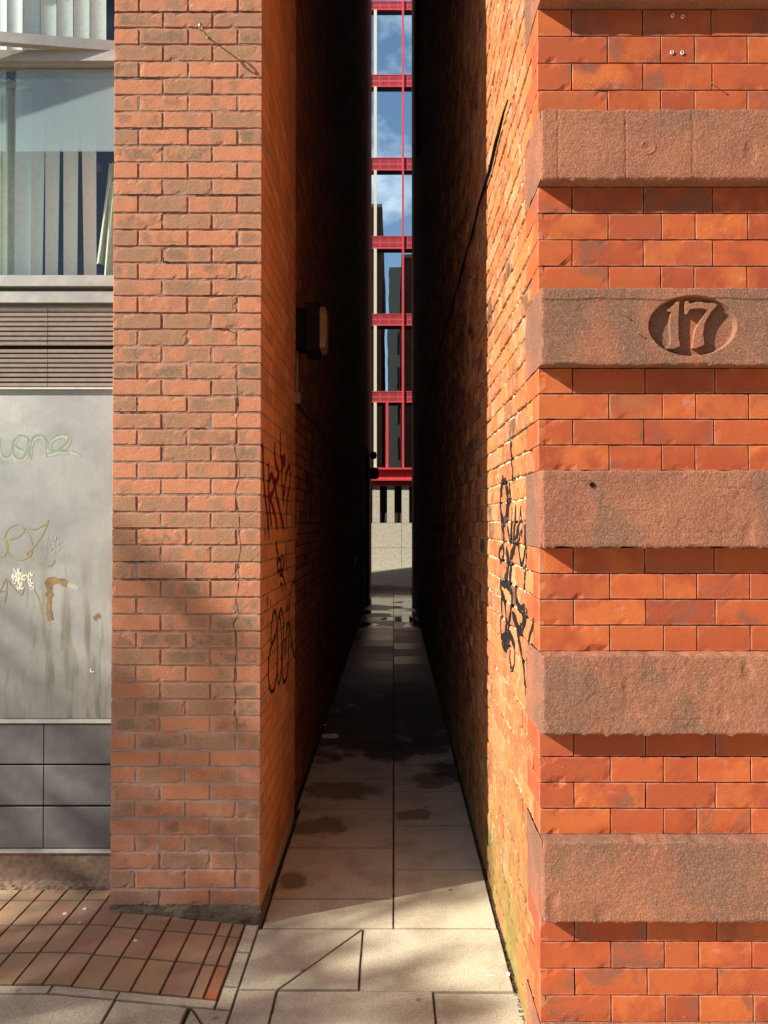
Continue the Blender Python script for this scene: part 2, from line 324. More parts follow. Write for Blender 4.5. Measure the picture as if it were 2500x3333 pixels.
# ---------------------------------------------------------------- mesh helpers
class MB:
    def __init__(s): s.v = []; s.f = []; s.t = []; s.uv = []; s.cur = (.5, .5, .5)
    def vert(s, p, uv=(.5, .5, 0)): s.v.append(tuple(p)); s.uv.append(uv); return len(s.v) - 1
    def face(s, *i): s.f.append(i); s.t.append(s.cur)
    def box(s, x0, x1, y0, y1, z0, z1):
        b = [s.vert(p, ((p[0]-x0)/(x1-x0), (p[2]-z0)/(z1-z0), 0)) for p in [(x0, y0, z0), (x1, y0, z0), (x1, y1, z0), (x0, y1, z0), (x0, y0, z1), (x1, y0, z1), (x1, y1, z1), (x0, y1, z1)]]
        for q in [(0, 3, 2, 1), (4, 5, 6, 7), (0, 1, 5, 4), (1, 2, 6, 5), (2, 3, 7, 6), (3, 0, 4, 7)]: s.face(*[b[k] for k in q])
    def prism(s, pts, axis_vec):
        a = [s.vert(p) for p in pts]; b = [s.vert(Vector(p) + Vector(axis_vec)) for p in pts]; n = len(pts)
        s.face(*a); s.face(*reversed(b))
        for i in range(n): s.face(a[i], b[i], b[(i+1) % n], a[(i+1) % n])
    def tube(s, pts, r, k=10, caps=True):
        pts = [Vector(p) for p in pts]; rings = []
        rr = r if isinstance(r, (list, tuple)) else [r]*len(pts)
        for i, p in enumerate(pts):
            d = (pts[min(i+1, len(pts)-1)] - pts[max(i-1, 0)]).normalized()
            a = Vector((0, 0, 1)) if abs(d.z) < .9 else Vector((1, 0, 0)); u = d.cross(a).normalized(); q = d.cross(u)
            rings.append([s.vert(p + (u*math.cos(t) + q*math.sin(t))*rr[i]) for t in [2*math.pi*j/k for j in range(k)]])
        for a, b in zip(rings, rings[1:]):
            for j in range(k): s.face(a[j], a[(j+1) % k], b[(j+1) % k], b[j])
        if caps: s.face(*reversed(rings[0])); s.face(*rings[-1])
    def plate(s, O, U, V, N, lu, lv, depth, cell=.02, r=.002, amp=.0006, wob=.0008, chip=0.):
        """one weathered brick face: a grid with worn arrises and sides running back into the mortar"""
        O, U, V, N = map(Vector, (O, U, V, N)); seed = Vector(s.cur)*37
        def lines(L):
            if cell is None: return [0, r, L-r, L]
            k = max(1, int(round((L-2*r)/cell))); return [0] + [r + (L-2*r)*i/k for i in range(k+1)] + [L]
        us, vs = lines(lu), lines(lv); nu, nv = len(us), len(vs); idx = {}
        for i, a in enumerate(us):
            for j, b in enumerate(vs):
                P = O + U*a + V*b; e = (i in (0, nu-1)) or (j in (0, nv-1)); d = 0; uu = a; vv = b
                if cell is not None:
                    n1 = noise.noise(P*22 + seed); d = amp*(n1 + .6*noise.noise(P*70 + seed)); n2 = noise.noise(P*60 + seed); n3 = noise.noise(P*35 + seed*1.7)
                    if i in (0, 1): uu += wob*(n2+n3)
                    if i in (nu-2, nu-1): uu += wob*(n2+n3)
                    if j in (0, 1): vv += wob*(n3-n2)
                    if j in (nv-2, nv-1): vv += wob*(n3+n2)
                    if chip and (i in (0, 1, nu-2, nu-1) or j in (0, 1, nv-2, nv-1)):
                        cc = noise.noise(P*28 + seed*2.3)
                        if cc > .25: d -= chip*(cc-.25)*2.2
                if e: d -= r*.8
                idx[i, j] = s.vert(O + U*uu + V*vv + N*d, (a/lu, b/lv, 0))
        for i in range(nu-1):
            for j in range(nv-1): s.face(idx[i, j], idx[i+1, j], idx[i+1, j+1], idx[i, j+1])
        ring = [(i, 0) for i in range(nu)] + [(nu-1, j) for j in range(1, nv)] + [(i, nv-1) for i in range(nu-2, -1, -1)] + [(0, j) for j in range(nv-2, 0, -1)]
        back = [s.vert(Vector(s.v[idx[q]]) - N*depth, s.uv[idx[q]]) for q in ring]; m = len(ring)
        for k in range(m): s.face(idx[ring[(k+1) % m]], idx[ring[k]], back[k], back[(k+1) % m])
    def grid(s, O, U, V, lu, lv, cell, fn):
        """height field sheet; fn(a, b, P) gives the offset vector"""
        nu = max(1, int(lu/cell)); nv = max(1, int(lv/cell)); O, U, V = map(Vector, (O, U, V)); idx = {}
        for i in range(nu+1):
            for j in range(nv+1):
                a = lu*i/nu; b = lv*j/nv; P = O + U*a + V*b
                idx[i, j] = s.vert(P + fn(a, b, P), (a/lu, b/lv, 0))
        for i in range(nu):
            for j in range(nv): s.face(idx[i, j], idx[i+1, j], idx[i+1, j+1], idx[i, j+1])
    def build(s, name, mat, parent=None, smooth=False, loc=None):
        me = bpy.data.meshes.new(name)
        vs = s.v
        if loc is not None: L = Vector(loc); vs = [tuple(Vector(p) - L) for p in vs]
        me.from_pydata(vs, [], s.f)
        a = me.attributes.new('tint', 'FLOAT_COLOR', 'FACE'); a.data.foreach_set('color', [c for t in s.t for c in (*t, 1)])
        b = me.attributes.new('buv', 'FLOAT_VECTOR', 'POINT'); b.data.foreach_set('vector', [c for t in s.uv for c in t])
        if smooth: me.polygons.foreach_set('use_smooth', [True]*len(me.polygons))
        me.materials.append(mat); me.update()
        o = bpy.data.objects.new(name, me); col.objects.link(o)
        if loc is not None: o.location = loc
        if parent is not None: o.parent = parent
        return o
def tag(o, label=None, cat=None, group=None, kind=None):
    for k, v in (('label', label), ('category', cat), ('group', group), ('kind', kind)):
        if v: o[k] = v
    return o
def empty(name, loc, label, cat, group=None):
    o = bpy.data.objects.new(name, None); o.location = loc; o.empty_display_size = .2; col.objects.link(o); return tag(o, label, cat, group)
def struct(o): o['kind'] = 'structure'; return o
def part(name, mb, mat, parent, smooth=False, label=None):
    """a part given in world coordinates, under an unrotated thing"""
    loc = parent.location.copy(); pp = parent.parent
    while pp: loc += pp.location; pp = pp.parent
    me = mb.build(name, mat, parent, smooth)
    for v in me.data.vertices: v.co -= loc
    if label: me['label'] = label
    return me
def rt(): return (rnd.random(), rnd.random(), rnd.random())
def catmull(P, step):
    out = []
    if len(P) < 3:
        n = max(2, int((P[-1]-P[0]).length/step)); return [P[0].lerp(P[-1], i/n) for i in range(n+1)]
    Q = [P[0]*2-P[1]] + P + [P[-1]*2-P[-2]]
    for i in range(1, len(Q)-2):
        n = max(2, int((Q[i+1]-Q[i]).length/step))
        for k in range(n):
            t = k/n; a, b, c, d = Q[i-1:i+3]
            out.append(.5*((2*b) + (c-a)*t + (2*a-5*b+4*c-d)*t*t + (3*b-3*c+d-a)*t**3))
    out.append(P[-1]); return out
def strokes(name, lists, mat, parent, mapper, N, width, tree=None, lift=.0012, step=.006, rag=.12, taper=True, label=None):
    """paint strokes laid on a wall: ribbons that follow its relief"""
    mb = MB(); N = Vector(N); k0 = 0
    for st in lists:
        wd = width; pts = st
        if isinstance(st, tuple): pts, wd = st
        P = catmull([mapper(*q) for q in pts], step); n = len(P); prev = None; k0 += 1
        for i, p in enumerate(P):
            d = (P[min(i+1, n-1)] - P[max(i-1, 0)]).normalized(); side = d.cross(N).normalized()
            ws = wd*.5*(1 + rag*noise.noise(p*40 + Vector((k0, 0, 0)))*1.6)
            if taper: ws *= min(1, .45 + i/4, .35 + (n-1-i)/7)
            row = []
            for q in (p - side*ws, p, p + side*ws):
                l = lift + .00012*(k0 % 6) + .0000010*i
                if tree:
                    hit = tree.ray_cast(q + N*.05, -N, .12)
                    if hit[0] is not None: q = hit[0]
                row.append(mb.vert(q + N*l))
            if prev: mb.face(prev[0], prev[1], row[1], row[0]); mb.face(prev[1], prev[2], row[2], row[1])
            prev = row
    return part(name, mb, mat, parent, label=label)
def bvh(mb): return BVHTree.FromPolygons(mb.v, mb.f)

# ================================================================= THE GROUND
YL, YB, YR = 3.47, 3.74, 2.52           # faces of the left pier, the window bay behind it and the right-hand building
XL, XR = -.60, .477                     # the two sides of the passage
def inset(poly, d):
    n = len(poly); out = []
    for i in range(n):
        p0, p1, p2 = Vector(poly[i-1]), Vector(poly[i]), Vector(poly[(i+1) % n])
        a = (p1-p0).normalized(); b = (p2-p1).normalized(); na = Vector((-a.y, a.x)); nb = Vector((-b.y, b.x))
        bis = na + nb; l = bis.length_squared; out.append(p1 + bis*(2*d/l) if l > 1e-6 else p1 + na*d)
    return out
def slab(mb, poly, gap=.0048, r=.003, thick=.03, tint=None, step=.05, dz=0.):
    """poly counter-clockwise"""
    mb.cur = tint or rt(); seed = Vector(mb.cur)*50; q = inset(poly, gap/2); q2 = inset(poly, gap/2 + r); n = len(q)
    tilt = Vector((rnd.uniform(-1, 1), rnd.uniform(-1, 1)))*.0022; c0 = sum((Vector(p) for p in poly), Vector((0, 0)))/n
    def dens(pl):
        o = []
        for i in range(n):
            a, b = pl[i], pl[(i+1) % n]; k = max(1, int((Vector(poly[(i+1) % n])-Vector(poly[i])).length/step))
            o += [a.lerp(b, j/k) for j in range(k)]
        return o
    def w(p): return Vector((noise.noise(Vector((p.x*25, p.y*25, 0))+seed), noise.noise(Vector((p.x*25, p.y*25, 9))+seed)))*.0016
    A, B, D_ = dens(q), dens(q2), dens(inset(poly, gap/2 + min(.0055, .2*min((Vector(poly[i_])-Vector(poly[i_-1])).length for i_ in range(n))))); zf = lambda p: g(p.x) + dz + tilt.dot(p-c0)
    i0 = [mb.vert((*(p+w(p)), zf(p)-.0045), (0, 0, 0)) for p in A]; i1 = [mb.vert((*(p+w(p)), zf(p)), (0, 0, 0)) for p in B]; i3 = [mb.vert((*(p+w(p)), zf(p))) for p in D_]
    i2 = [mb.vert((*(p+w(p)), zf(p)-thick)) for p in A]; m = len(A)
    for i in range(m):
        j = (i+1) % m; mb.face(i0[i], i0[j], i1[j], i1[i]); mb.face(i2[i], i2[j], i0[j], i0[i]); mb.face(i1[i], i1[j], i3[j], i3[i])
    cc = mb.vert((c0.x, c0.y, zf(c0)))
    for i in range(m): mb.face(i3[i], i3[(i+1) % m], cc)
def rect(x0, x1, y0, y1): return [(x0, y0), (x1, y0), (x1, y1), (x0, y1)]
# wide base sheet to the horizon, lower than everything laid on it
mb = MB(); mb.grid((-400, -400, -.16), (1, 0, 0), (0, 1, 0), 800, 800, 100, lambda a, b, P: Vector()); struct(mb.build('ground', M['asphalt']))
# bed under the paving
mb = MB()
def bed(a, b, P): return Vector((0, 0, g(P.x)-.009 + .002*noise.noise(P*20)))
mb.grid((-20, -2.4, 0), (1, 0, 0), (0, 1, 0), 17, 6.3, 1., lambda a, b, P: Vector((0, 0, .051)))
mb.grid((-3, -2.4, 0), (1, 0, 0), (0, 1, 0), 3.8, 4.6, .1, bed)
mb.grid((-3, 2.2, 0), (1, 0, 0), (0, 1, 0), 3.8, 2.2, .022, bed)
mb.grid((-.9, 4.4, 0), (1, 0, 0), (0, 1, 0), 1.9, 17.5, .25, lambda a, b, P: Vector((0, 0, -.012)))
mb.grid((.8, -2.4, 0), (1, 0, 0), (0, 1, 0), 14, 5, 1., lambda a, b, P: Vector((0, 0, -.012)))
struct(mb.build('joint_bed', M['jointdirt']))
# passage slabs either side of the centre seam
mb = MB(); tin = lambda: (rnd.random(), rnd.random(), rnd.random())
slab(mb, rect(-.586, 0, 3.43, 3.70)); y = 3.70
while y < 21.8: slab(mb, rect(-.586 if y < 4.6 else -.612, 0, y, y+.578)); y += .578
y = 3.43
while y < 21.8: slab(mb, rect(0, .462, y, y+.580)); y += .580
struct(mb.build('alley_paving', M['granite']))
mb = MB()
slab(mb, [(-.60, 2.985), (-.447, 2.985), (-.1345, 3.43), (-.60, 3.43)]); slab(mb, [(-.447, 2.985), (-.134, 2.985), (-.1345, 3.43)])
slab(mb, rect(-.134, .465, 2.972, 3.43))
slab(mb, rect(-.448, .152, 2.40, 2.980)); slab(mb, rect(.152, .75, 2.40, 2.968)); slab(mb, rect(-.60, -.448, 2.40, 2.985))
# narrow edging strips round the clay pavers
for a, b in ((2.861, 3.0), (3.0, 3.24), (3.24, 3.47)): slab(mb, rect(-.662, -.60, a if a > 2.87 else 2.861, b), .004)
xs = [-.60, -.95, -1.08, -1.34, -1.9, -2.5, -3.2]
xs = [-.662, -1.03, -1.28, -1.75, -2.3, -2.9, -3.2]
for a, b in zip(xs, xs[1:]): slab(mb, rect(b, a, 2.861, 2.915), .004)
slab(mb, [(-.75, 2.861), (-.75, 2.40), (-.60, 2.40), (-.60, 2.861)][::1]) if False else None
slab(mb, [(-.60, 2.655), (-.60, 2.861), (-.748, 2.861)]); slab(mb, [(-.758, 2.40), (-.60, 2.40), (-.60, 2.655), (-.748, 2.861)])
slab(mb, rect(-1.028, -.758, 2.40, 2.861)); slab(mb, rect(-1.62, -1.028, 2.40, 2.861)); slab(mb, rect(-2.2, -1.62, 2.40, 2.861)); slab(mb, rect(-2.8, -2.2, 2.40, 2.861)); slab(mb, rect(-3.4, -2.8, 2.40, 2.861))
for k in range(8):
    y1 = 2.40 - k*.58; x = -3.4 + (k % 2)*.3
    while x < 3.6: slab(mb, rect(x, x+.6, y1-.58, y1), step=.3); x += .6
for x in [3.6 + .6*i for i in range(14)] + [-4.0 - .6*i for i in range(24)]:
    for k in range(-1 if x < 0 else 0, 8): slab(mb, rect(x, x+.6, 1.82-k*.58, 2.40-k*.58), step=.6)
for x in [.75 + .6*i for i in range(16)]: slab(mb, rect(x, x+.6, 2.40, 2.60), step=.3)
struct(mb.build('pavement', M['granite']))
# clay pavers
mb = MB()
for i in range(24):
    x1 = -.662 - i*.1105 if i else -.662
    x0 = -.662 - (i+1)*.1105
    if i == 0: x1 = -.664
    for j in range(4):
        y0 = 2.915 + j*.2165 + (.004*math.sin(i*1.3)); y1 = y0 + .2165
        if y0 > 3.44 and x0 > -1.272: continue
        if x0 > -1.272: y1 = min(y1, 3.50)
        y1 = min(y1, 3.76)
        t0 = rt(); t0 = (t0[0]*.9, t0[1], t0[2])
        if i == 0:
            t0 = (1. if j == 0 else .6, .5, .5); slab(mb, rect(x0+.056, x1, y0, y1), .005, .004, .03, t0, .025)
            slab(mb, rect(x0-.0, x0+.056, y0, y1), .0035, .004, .03, rt(), .025) if j > 0 else slab(mb, rect(x0, x0+.056, y0, y1), .0045, .004, .03, (.2, .5, .5), .025)
        else: slab(mb, rect(x0, x1, y0, y1), .0042, .003, .03, t0, .025)
struct(mb.build('brick_paving', M['paver']))
# kerb and road of the near street, road of the far street
mb = MB()
for i in range(34): mb.box(-22 + i*.92, -22 + i*.92 + .912, -2.70, -2.40, -.15, .0)
struct(mb.build('kerb', M['kerb']))
mb = MB(); mb.grid((-60, -11, -.125), (1, 0, 0), (0, 1, 0), 120, 8.3, 4, lambda a, b, P: Vector((0, 0, .015*math.sin(P.y))))
struct(mb.build('road', M['asphalt']))
mb = MB()
def farz(x): return zat(1851, 30) + .108*x     # the far street climbs to the right
def far(a, b, P): return Vector((0, 0, max(-.6, min(farz(P.x), 1.6))*min(1, max(0, (P.y-21.6)/3)) - .004 + .015*noise.noise(P*1.3)))
mb.grid((-20, 21.4, 0), (1, 0, 0), (0, 1, 0), 40, 8.8, .25, far)
struct(mb.build('far_street', M['setts']))

# ================================================================= LEFT BUILDING
LB = empty('brick_building', (-9, 12, 0), 'building of multi coloured rustic brick with a metal and glass bay, left of the passage', 'building')
_j = [y/1.701 for y in (68, 155, 247, 340, 433, 525, 617, 712, 805, 897, 990, 1082, 1180, 1272, 1365, 1455, 1547, 1640, 1735, 1825, 1917, 2010, 2100)] + [1250+y/1.843 for y in (72, 172, 270, 368, 467, 568, 665, 768, 867, 968, 1070, 1174, 1280, 1382, 1485, 1587, 1690, 1790, 1892, 1992, 2090)] + [2200+y/1.3825 for y in (335, 410, 487, 563, 641, 718, 795, 873, 960)]
JZ = sorted([zat(y, YL) for y in _j] + [zat(2894, YL)-.075]); JZ += [JZ[-1] + .0752*i for i in range(1, 12)]
BASE = JZ[0]
ROWF = lambda k: k % 2 == 0      # stretcher rows; the course under the highest open joint is one
def left_front(mb, mo, x0, x1, z1, corner):
    """stretcher bond pier face; the end bricks turn the corner into the passage"""
    J = .010
    for k in range(len(JZ)-1):
        z, CL = JZ[k], JZ[k+1]-JZ[k]
        zz0, zz1 = z + J/2, z + CL - J/2; row = ROWF(k)
        w0 = x1-x0; cuts = [x0, x0+.2225, x0+.4475, x1] if row else [x0, x0+.1125, x0+.3375, x0+.5625, x1]
        dy = rnd.uniform(-.0012, .0015)
        for i, (a, b) in enumerate(zip(cuts, cuts[1:])):
            mb.cur = rt(); a2 = a + (J/2 if i else 0); b2 = b - (J/2 if i < len(cuts)-2 else 0)
            dz = rnd.uniform(-.0013, .0013)
            mb.plate((a2, YL+dy+rnd.uniform(-.0008, .0012), zz0+dz), (1, 0, 0), (0, 0, 1), (0, -1, 0), b2-a2, zz1-zz0, .012, .016, .0022, .0009, .0012, .004)
            if i == len(cuts)-2 and corner:
                d = .1025 if row else .2125
                corner(mb.cur, d, zz0+dz, zz1+dz, row)
            if i == 0: mb.plate((x0, YL+dy+.30, zz0+dz), (0, -1, 0), (0, 0, 1), (-1, 0, 0), .297, zz1-zz0, .012, .03, .002, .0006, .0008, .002)
pier = MB(); ret = MB(); ret2 = MB()
def left_side(tc_, d, z0, z1, row):
    pier.cur = tc_; pier.plate((XL, YL+.001, z0), (0, 1, 0), (0, 0, 1), (1, 0, 0), d, z1-z0, .012, .02, .002, .0008, .001, .002)
    y = YL + d + .010
    while y < 4.68:
        y2 = min(y+.215, 4.69); ret.cur = rt()
        if y2-y > .02: ret.plate((XL, y, z0), (0, 1, 0), (0, 0, 1), (1, 0, 0), y2-y, z1-z0, .012, .03, .002, .0008, .001, .003)
        y = y2 + .010
left_front(pier, None, XL-.672, XL, 5.05, left_side)
PIER = part('brick_pier', pier, M['pier'], LB)
RETW = part('passage_wall', ret, M['ret'], LB)
mo = MB()
mo.grid((XL-.668, YL+.0042, 0), (1, 0, 0), (0, 0, 1), .664, 5.1, .011, lambda a, b, P: Vector((0, .0022*noise.noise(P*45) + .002*noise.noise(P*9), 0)) if a < .66 and a > .004 else Vector())
mo.grid((XL-.0045, YL+.005, -.02), (0, 1, 0), (0, 0, 1), 1.22, 5.1, .03, lambda a, b, P: Vector((.0015*noise.noise(P*30), 0, 0)))
mo.grid((XL-.667, YL+.30, 0), (0, -1, 0), (0, 0, 1), .295, 5.1, .05, lambda a, b, P: Vector())
part('mortar', mo, M['mortar'], PIER)
# deeper passage wall, dark brick with the passage shade put into its colour, set back 3 cm behind the pier return
XD = XL - .03
dk = MB(); z = 0.
k = 0
while z < 16.9:
    y = 4.70 - (k % 2)*.1125
    ymin = 0 if z < 4 else (z-3.5)/.72
    while y < 22.0:
        if y+.22 > max(4.70, ymin):
            a = max(y, 4.70); b = min(y+.215, 22.); dk.cur = rt()
            if b-a > .03: dk.plate((XD+rnd.uniform(-.001, .001), a, z+.005), (0, 1, 0), (0, 0, 1), (1, 0, 0), b-a, .065, .012, None if y > 6.5 else .04, .002)
        y += .225
    z += .075; k += 1
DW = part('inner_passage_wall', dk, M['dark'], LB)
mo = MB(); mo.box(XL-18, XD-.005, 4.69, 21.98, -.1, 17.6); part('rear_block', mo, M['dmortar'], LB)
mo = MB(); mo.box(XL-18, XL-.002, YL+.31, 4.688, 5.08, 17.6); mo.box(XL-.668, XL-.005, YL+.006, YL+.309, 5.08, 17.6)
part('upper_wall', mo, M['brickplain'], LB)
mo = MB(); mo.box(XL-.66, XL-.006, YL+.02, 4.688, -.05, 5.07); part('pier_core', mo, M['retm'], LB)
mo = MB(); mo.box(XL-18.05, XD+.05, 4.6, 22.05, 17.6, 17.75); part('coping', mo, M['kerb'], LB)
# damp mortar fillet at the pier foot
mo = MB()
def foot(a, b, P):
    t = b/.15; s_ = a/.68; zb = g(P.x) - .02; zt_ = BASE + .006 - .004*s_ + .010*noise.noise(Vector((P.x*18, 0, 3)))
    d = .016*(1-t)**1.4 + .0035
    return Vector((0, -d - .006*noise.noise(P*28) - .004*noise.noise(P*80), (zb*(1-t) + zt_*t) - b))
mo.grid((XL-.675, YL+.002, 0), (1, 0, 0), (0, 0, 1), .68, .15, .007, foot)
mo.grid((XL-.002, YL-.012, 0), (0, 1, 0), (0, 0, 1), .3, .07, .010, lambda a, b, P: Vector((.012*(1-b/.07)+.004*noise.noise(P*40), 0, -.02)))
part('mortar_foot', mo, M['concrete'], PIER, True)
# stepping crack running down the pier
T = bvh(pier)
Z2 = lambda x, y: at(x/1.843, 1250+y/1.843, YL)
ck = [(1405, -60), (1420, 0), (1430, 160), (1418, 215), (1422, 290), (1408, 390), (1428, 470), (1436, 560), (1412, 655), (1430, 760), (1436, 850), (1432, 900), (1444, 975), (1426, 1090), (1434, 1170), (1420, 1285), (1425, 1385), (1400, 1440), (1416, 1500), (1418, 1590), (1410, 1680), (1404, 1790), (1415, 1870), (1405, 1980), (1418, 2010), (1422, 2080)]
Z3 = lambda x, y: at(x/1.3825, 2200+y/1.3825, YL)
strokes('crack', [([Vector(p) for p in ck], .0028), ], M['void'], PIER, lambda x, y: Z2(x, y), (0, -1, 0), .003, T, .0006, .006, .6) if False else None
def mapc(q): return q
strokes('crack', [(ck, .0022)], M['void'], PIER, Z2, (0, -1, 0), .003, T, .0006, .006, .8)
strokes('crack', [([(1056, 800), (1062, 850), (1058, 905), (1060, 955)], .003)], M['void'], PIER, Z3, (0, -1, 0), .003, T, .0006, .006, .8)
def snapz(fn):
    def h(x, y):
        p = fn(x, y); z = min(JZ, key=lambda q: abs(q-p.z)) + .0036
        if abs(p.z-z) < .014: p.z = z
        return p
    return h
# open bed joints where mortar has dropped out
Z1 = lambda x, y: at(x/1.701, y/1.701, YL)
op = [[(625, 66), (750, 64), (900, 70), (1200, 66), (1440, 70)], [(640, 436), (720, 434), (900, 440)], [(632, 716), (740, 710), (880, 712), (1020, 716), (1160, 708)], [(628, 1080), (760, 1086), (860, 1080), (890, 1070)],
      [(900, 1225), (898, 1195), (930, 1186), (1050, 1186)], [(905, 1440), (903, 1385), (940, 1373), (1020, 1370), (1120, 1370), (1160, 1372)], [(1040, 1090), (1200, 1092), (1440, 1088)], [(660, 1272), (740, 1272)], [(1160, 1270), (1170, 1236)],
      [(1310, 1282), (1440, 1278)], [(900, 1460), (1100, 1462), (1300, 1460), (1440, 1462)], [(1180, 1552), (1330, 1556)], [(1120, 1640), (1300, 1644), (1440, 1648)], [(640, 1736), (750, 1738), (880, 1732)], [(1100, 1728), (1190, 1742)], [(1170, 1830), (1240, 1835), (1310, 1848)], [(885, 1740), (892, 1790), (884, 1815)]]
for o_ in op: strokes('open_joint', [(o_, .0042)], M['void'], PIER, snapz(Z1), (0, -1, 0), .004, T, .0005, .008, 1.2)
op = [[(1505, 175), (1568, 178)], [(690, 172), (820, 172), (960, 180)], [(720, 1180), (860, 1182), (960, 1172), (1130, 1180), (1300, 1170), (1440, 1172), (1560, 1182)], [(700, 1062), (860, 1066), (950, 1060)], [(680, 862), (900, 868), (1100, 870)], [(1130, 268), (1280, 270)], [(968, 380), (970, 440), (960, 462)], [(820, 90), (822, 160)], [(975, 190), (972, 250)]]
for o_ in op: strokes('open_joint', [(o_, .0036)], M['void'], PIER, snapz(Z2), (0, -1, 0), .004, T, .0005, .008, 1.2)
# graffiti on the passage side
T = bvh(ret)
G5 = lambda x, y: wall_at(830+x/2.33, 1350+y/2.33, XL)
reds = [[(57, 215), (60, 330), (66, 500), (80, 650), (98, 800), (108, 950)], [(103, 360), (104, 450), (102, 580), (108, 700), (128, 860)], [(100, 510), (125, 460), (146, 520), (132, 600), (115, 630), (150, 760), (172, 880)],
        [(150, 205), (152, 330), (166, 400), (180, 450), (165, 500), (150, 525), (165, 620), (195, 760), (220, 875)], [(190, 130), (192, 260), (200, 335), (222, 320), (224, 370), (205, 390), (204, 500), (213, 620), (212, 690)],
        [(213, 690), (224, 560), (240, 440), (258, 390), (268, 430), (262, 540), (246, 640), (238, 760), (240, 870)], [(76, 860), (79, 915)], [(268, 690), (268, 730)]]
strokes('graffiti', [(s_, .036) for s_ in reds], M['g_red'], RETW, G5, (1, 0, 0), .03, T, .001, .008, .3, label='dark red spray tag of spiky letters on the passage side')
sean = [[(168, 955), (160, 1010), (178, 1060), (172, 1120), (163, 1090)], [(163, 1130), (178, 1190), (195, 1150), (186, 1095), (170, 1130)], [(206, 1060), (195, 1130), (208, 1190), (216, 1080), (218, 1195)], [(232, 970), (235, 1100), (241, 1195)], [(185, 1212), (210, 1222), (225, 1280), (228, 1335)], [(190, 1278), (205, 1290), (208, 1350)]]
strokes('graffiti', [(s_, .022) for s_ in sean], M['g_ink'], RETW, G5, (1, 0, 0), .02, T, .0012, .006, .2, label='small black marker tag below the red one')
lav = [[(290, 740), (296, 800), (302, 900)], [(265, 890), (270, 960), (280, 880), (290, 980), (300, 860), (314, 930), (320, 690), (326, 820), (330, 900)], [(272, 1040), (256, 1120), (265, 1240), (280, 1100), (286, 1040)]]
strokes('graffiti', [(s_, .02) for s_ in lav], M['g_lav'], RETW, G5, (1, 0, 0), .02, T, .0008, .006, .5, label='faded lavender scrawl')
big = [[(96, 1375), (95, 1420), (96, 1460)], [(117, 1395), (116, 1450)], [(99, 1560), (97, 1620)], [(163, 1540), (150, 1485), (132, 1540), (123, 1620), (119, 1720), (128, 1735), (158, 1660), (165, 1540)],
       [(128, 1735), (106, 1830), (100, 1980), (118, 2095), (150, 2070), (165, 1950), (168, 1800), (172, 1600), (195, 1470), (214, 1560), (212, 1700), (205, 1900), (210, 2000), (230, 2020), (250, 1900), (255, 1700), (258, 1500), (270, 1330), (290, 1265), (314, 1300), (325, 1450), (322, 1700), (302, 1840), (286, 1780), (270, 1650), (255, 1580), (236, 1650), (225, 1850)],
       [(168, 1950), (178, 2040), (198, 1950), (200, 1650), (182, 1500)], [(243, 1440), (250, 1470), (240, 1490)], [(270, 1700), (275, 1790)]]
strokes('graffiti', [(s_, .019) for s_ in big], M['g_ink'], RETW, G5, (1, 0, 0), .019, T, .0014, .007, .2, label='large looping black tag low on the passage side')
T = bvh(dk)
G5b = lambda x, y: wall_at(830+x/2.33, 1350+y/2.33, XD)
strokes('graffiti', [([(385, 830), (384, 600), (396, 470), (412, 560), (420, 830)], .05), ([(424, 840), (426, 500), (428, 300), (434, 150)], .05), ([(380, 1400), (372, 1200), (390, 1050), (400, 1250), (378, 1380)], .04)], M['black'], DW, G5b, (1, 0, 0), .05, T, .001, .02, .2)

# ---- window bay
Xa, Xb = -3.3, XL-.665
B = lambda px, py: at(px, py, YB)
def bayz(py): return zat(py, YB)
ro = MB()   # dark room behind the glass
for q in [(-3.3, Xb+.1, YB+1.6, YB+1.62, 1.2, 5.), (-3.3, Xb+.1, YB+.05, YB+1.6, 1.6, 1.62), (-3.3, Xb+.1, YB+.05, YB+1.6, 5., 5.02), (-3.32, -3.3, YB+.05, YB+1.6, 1.2, 5.)]: ro.box(*q)
ROOM = part('room', ro, M['void'], LB)
WIN = bpy.data.objects.new('window', None); col.objects.link(WIN); WIN.parent = LB; WIN.location = Vector((-1.7, YB, 3)) - LB.location
def fz(a, b, y0=YB-.02, y1=YB+.06): q = MB(); q.box(Xa, Xb, y0, y1, bayz(b), bayz(a)); part('frame_rail', q, M['alu'], WIN)
fz(176, 211, YB-.035); fz(211, 216, YB-.018, YB+.05); fz(903, 938, YB-.035); fz(955, 990, YB-.03); fz(938, 955, YB+.03, YB+.08); fz(990, 1001, YB+.02, YB+.08)
gl = MB(); gl.box(Xa, Xb, YB+.012, YB+.018, bayz(903), bayz(216)); part('pane', gl, M['glass'], WIN)
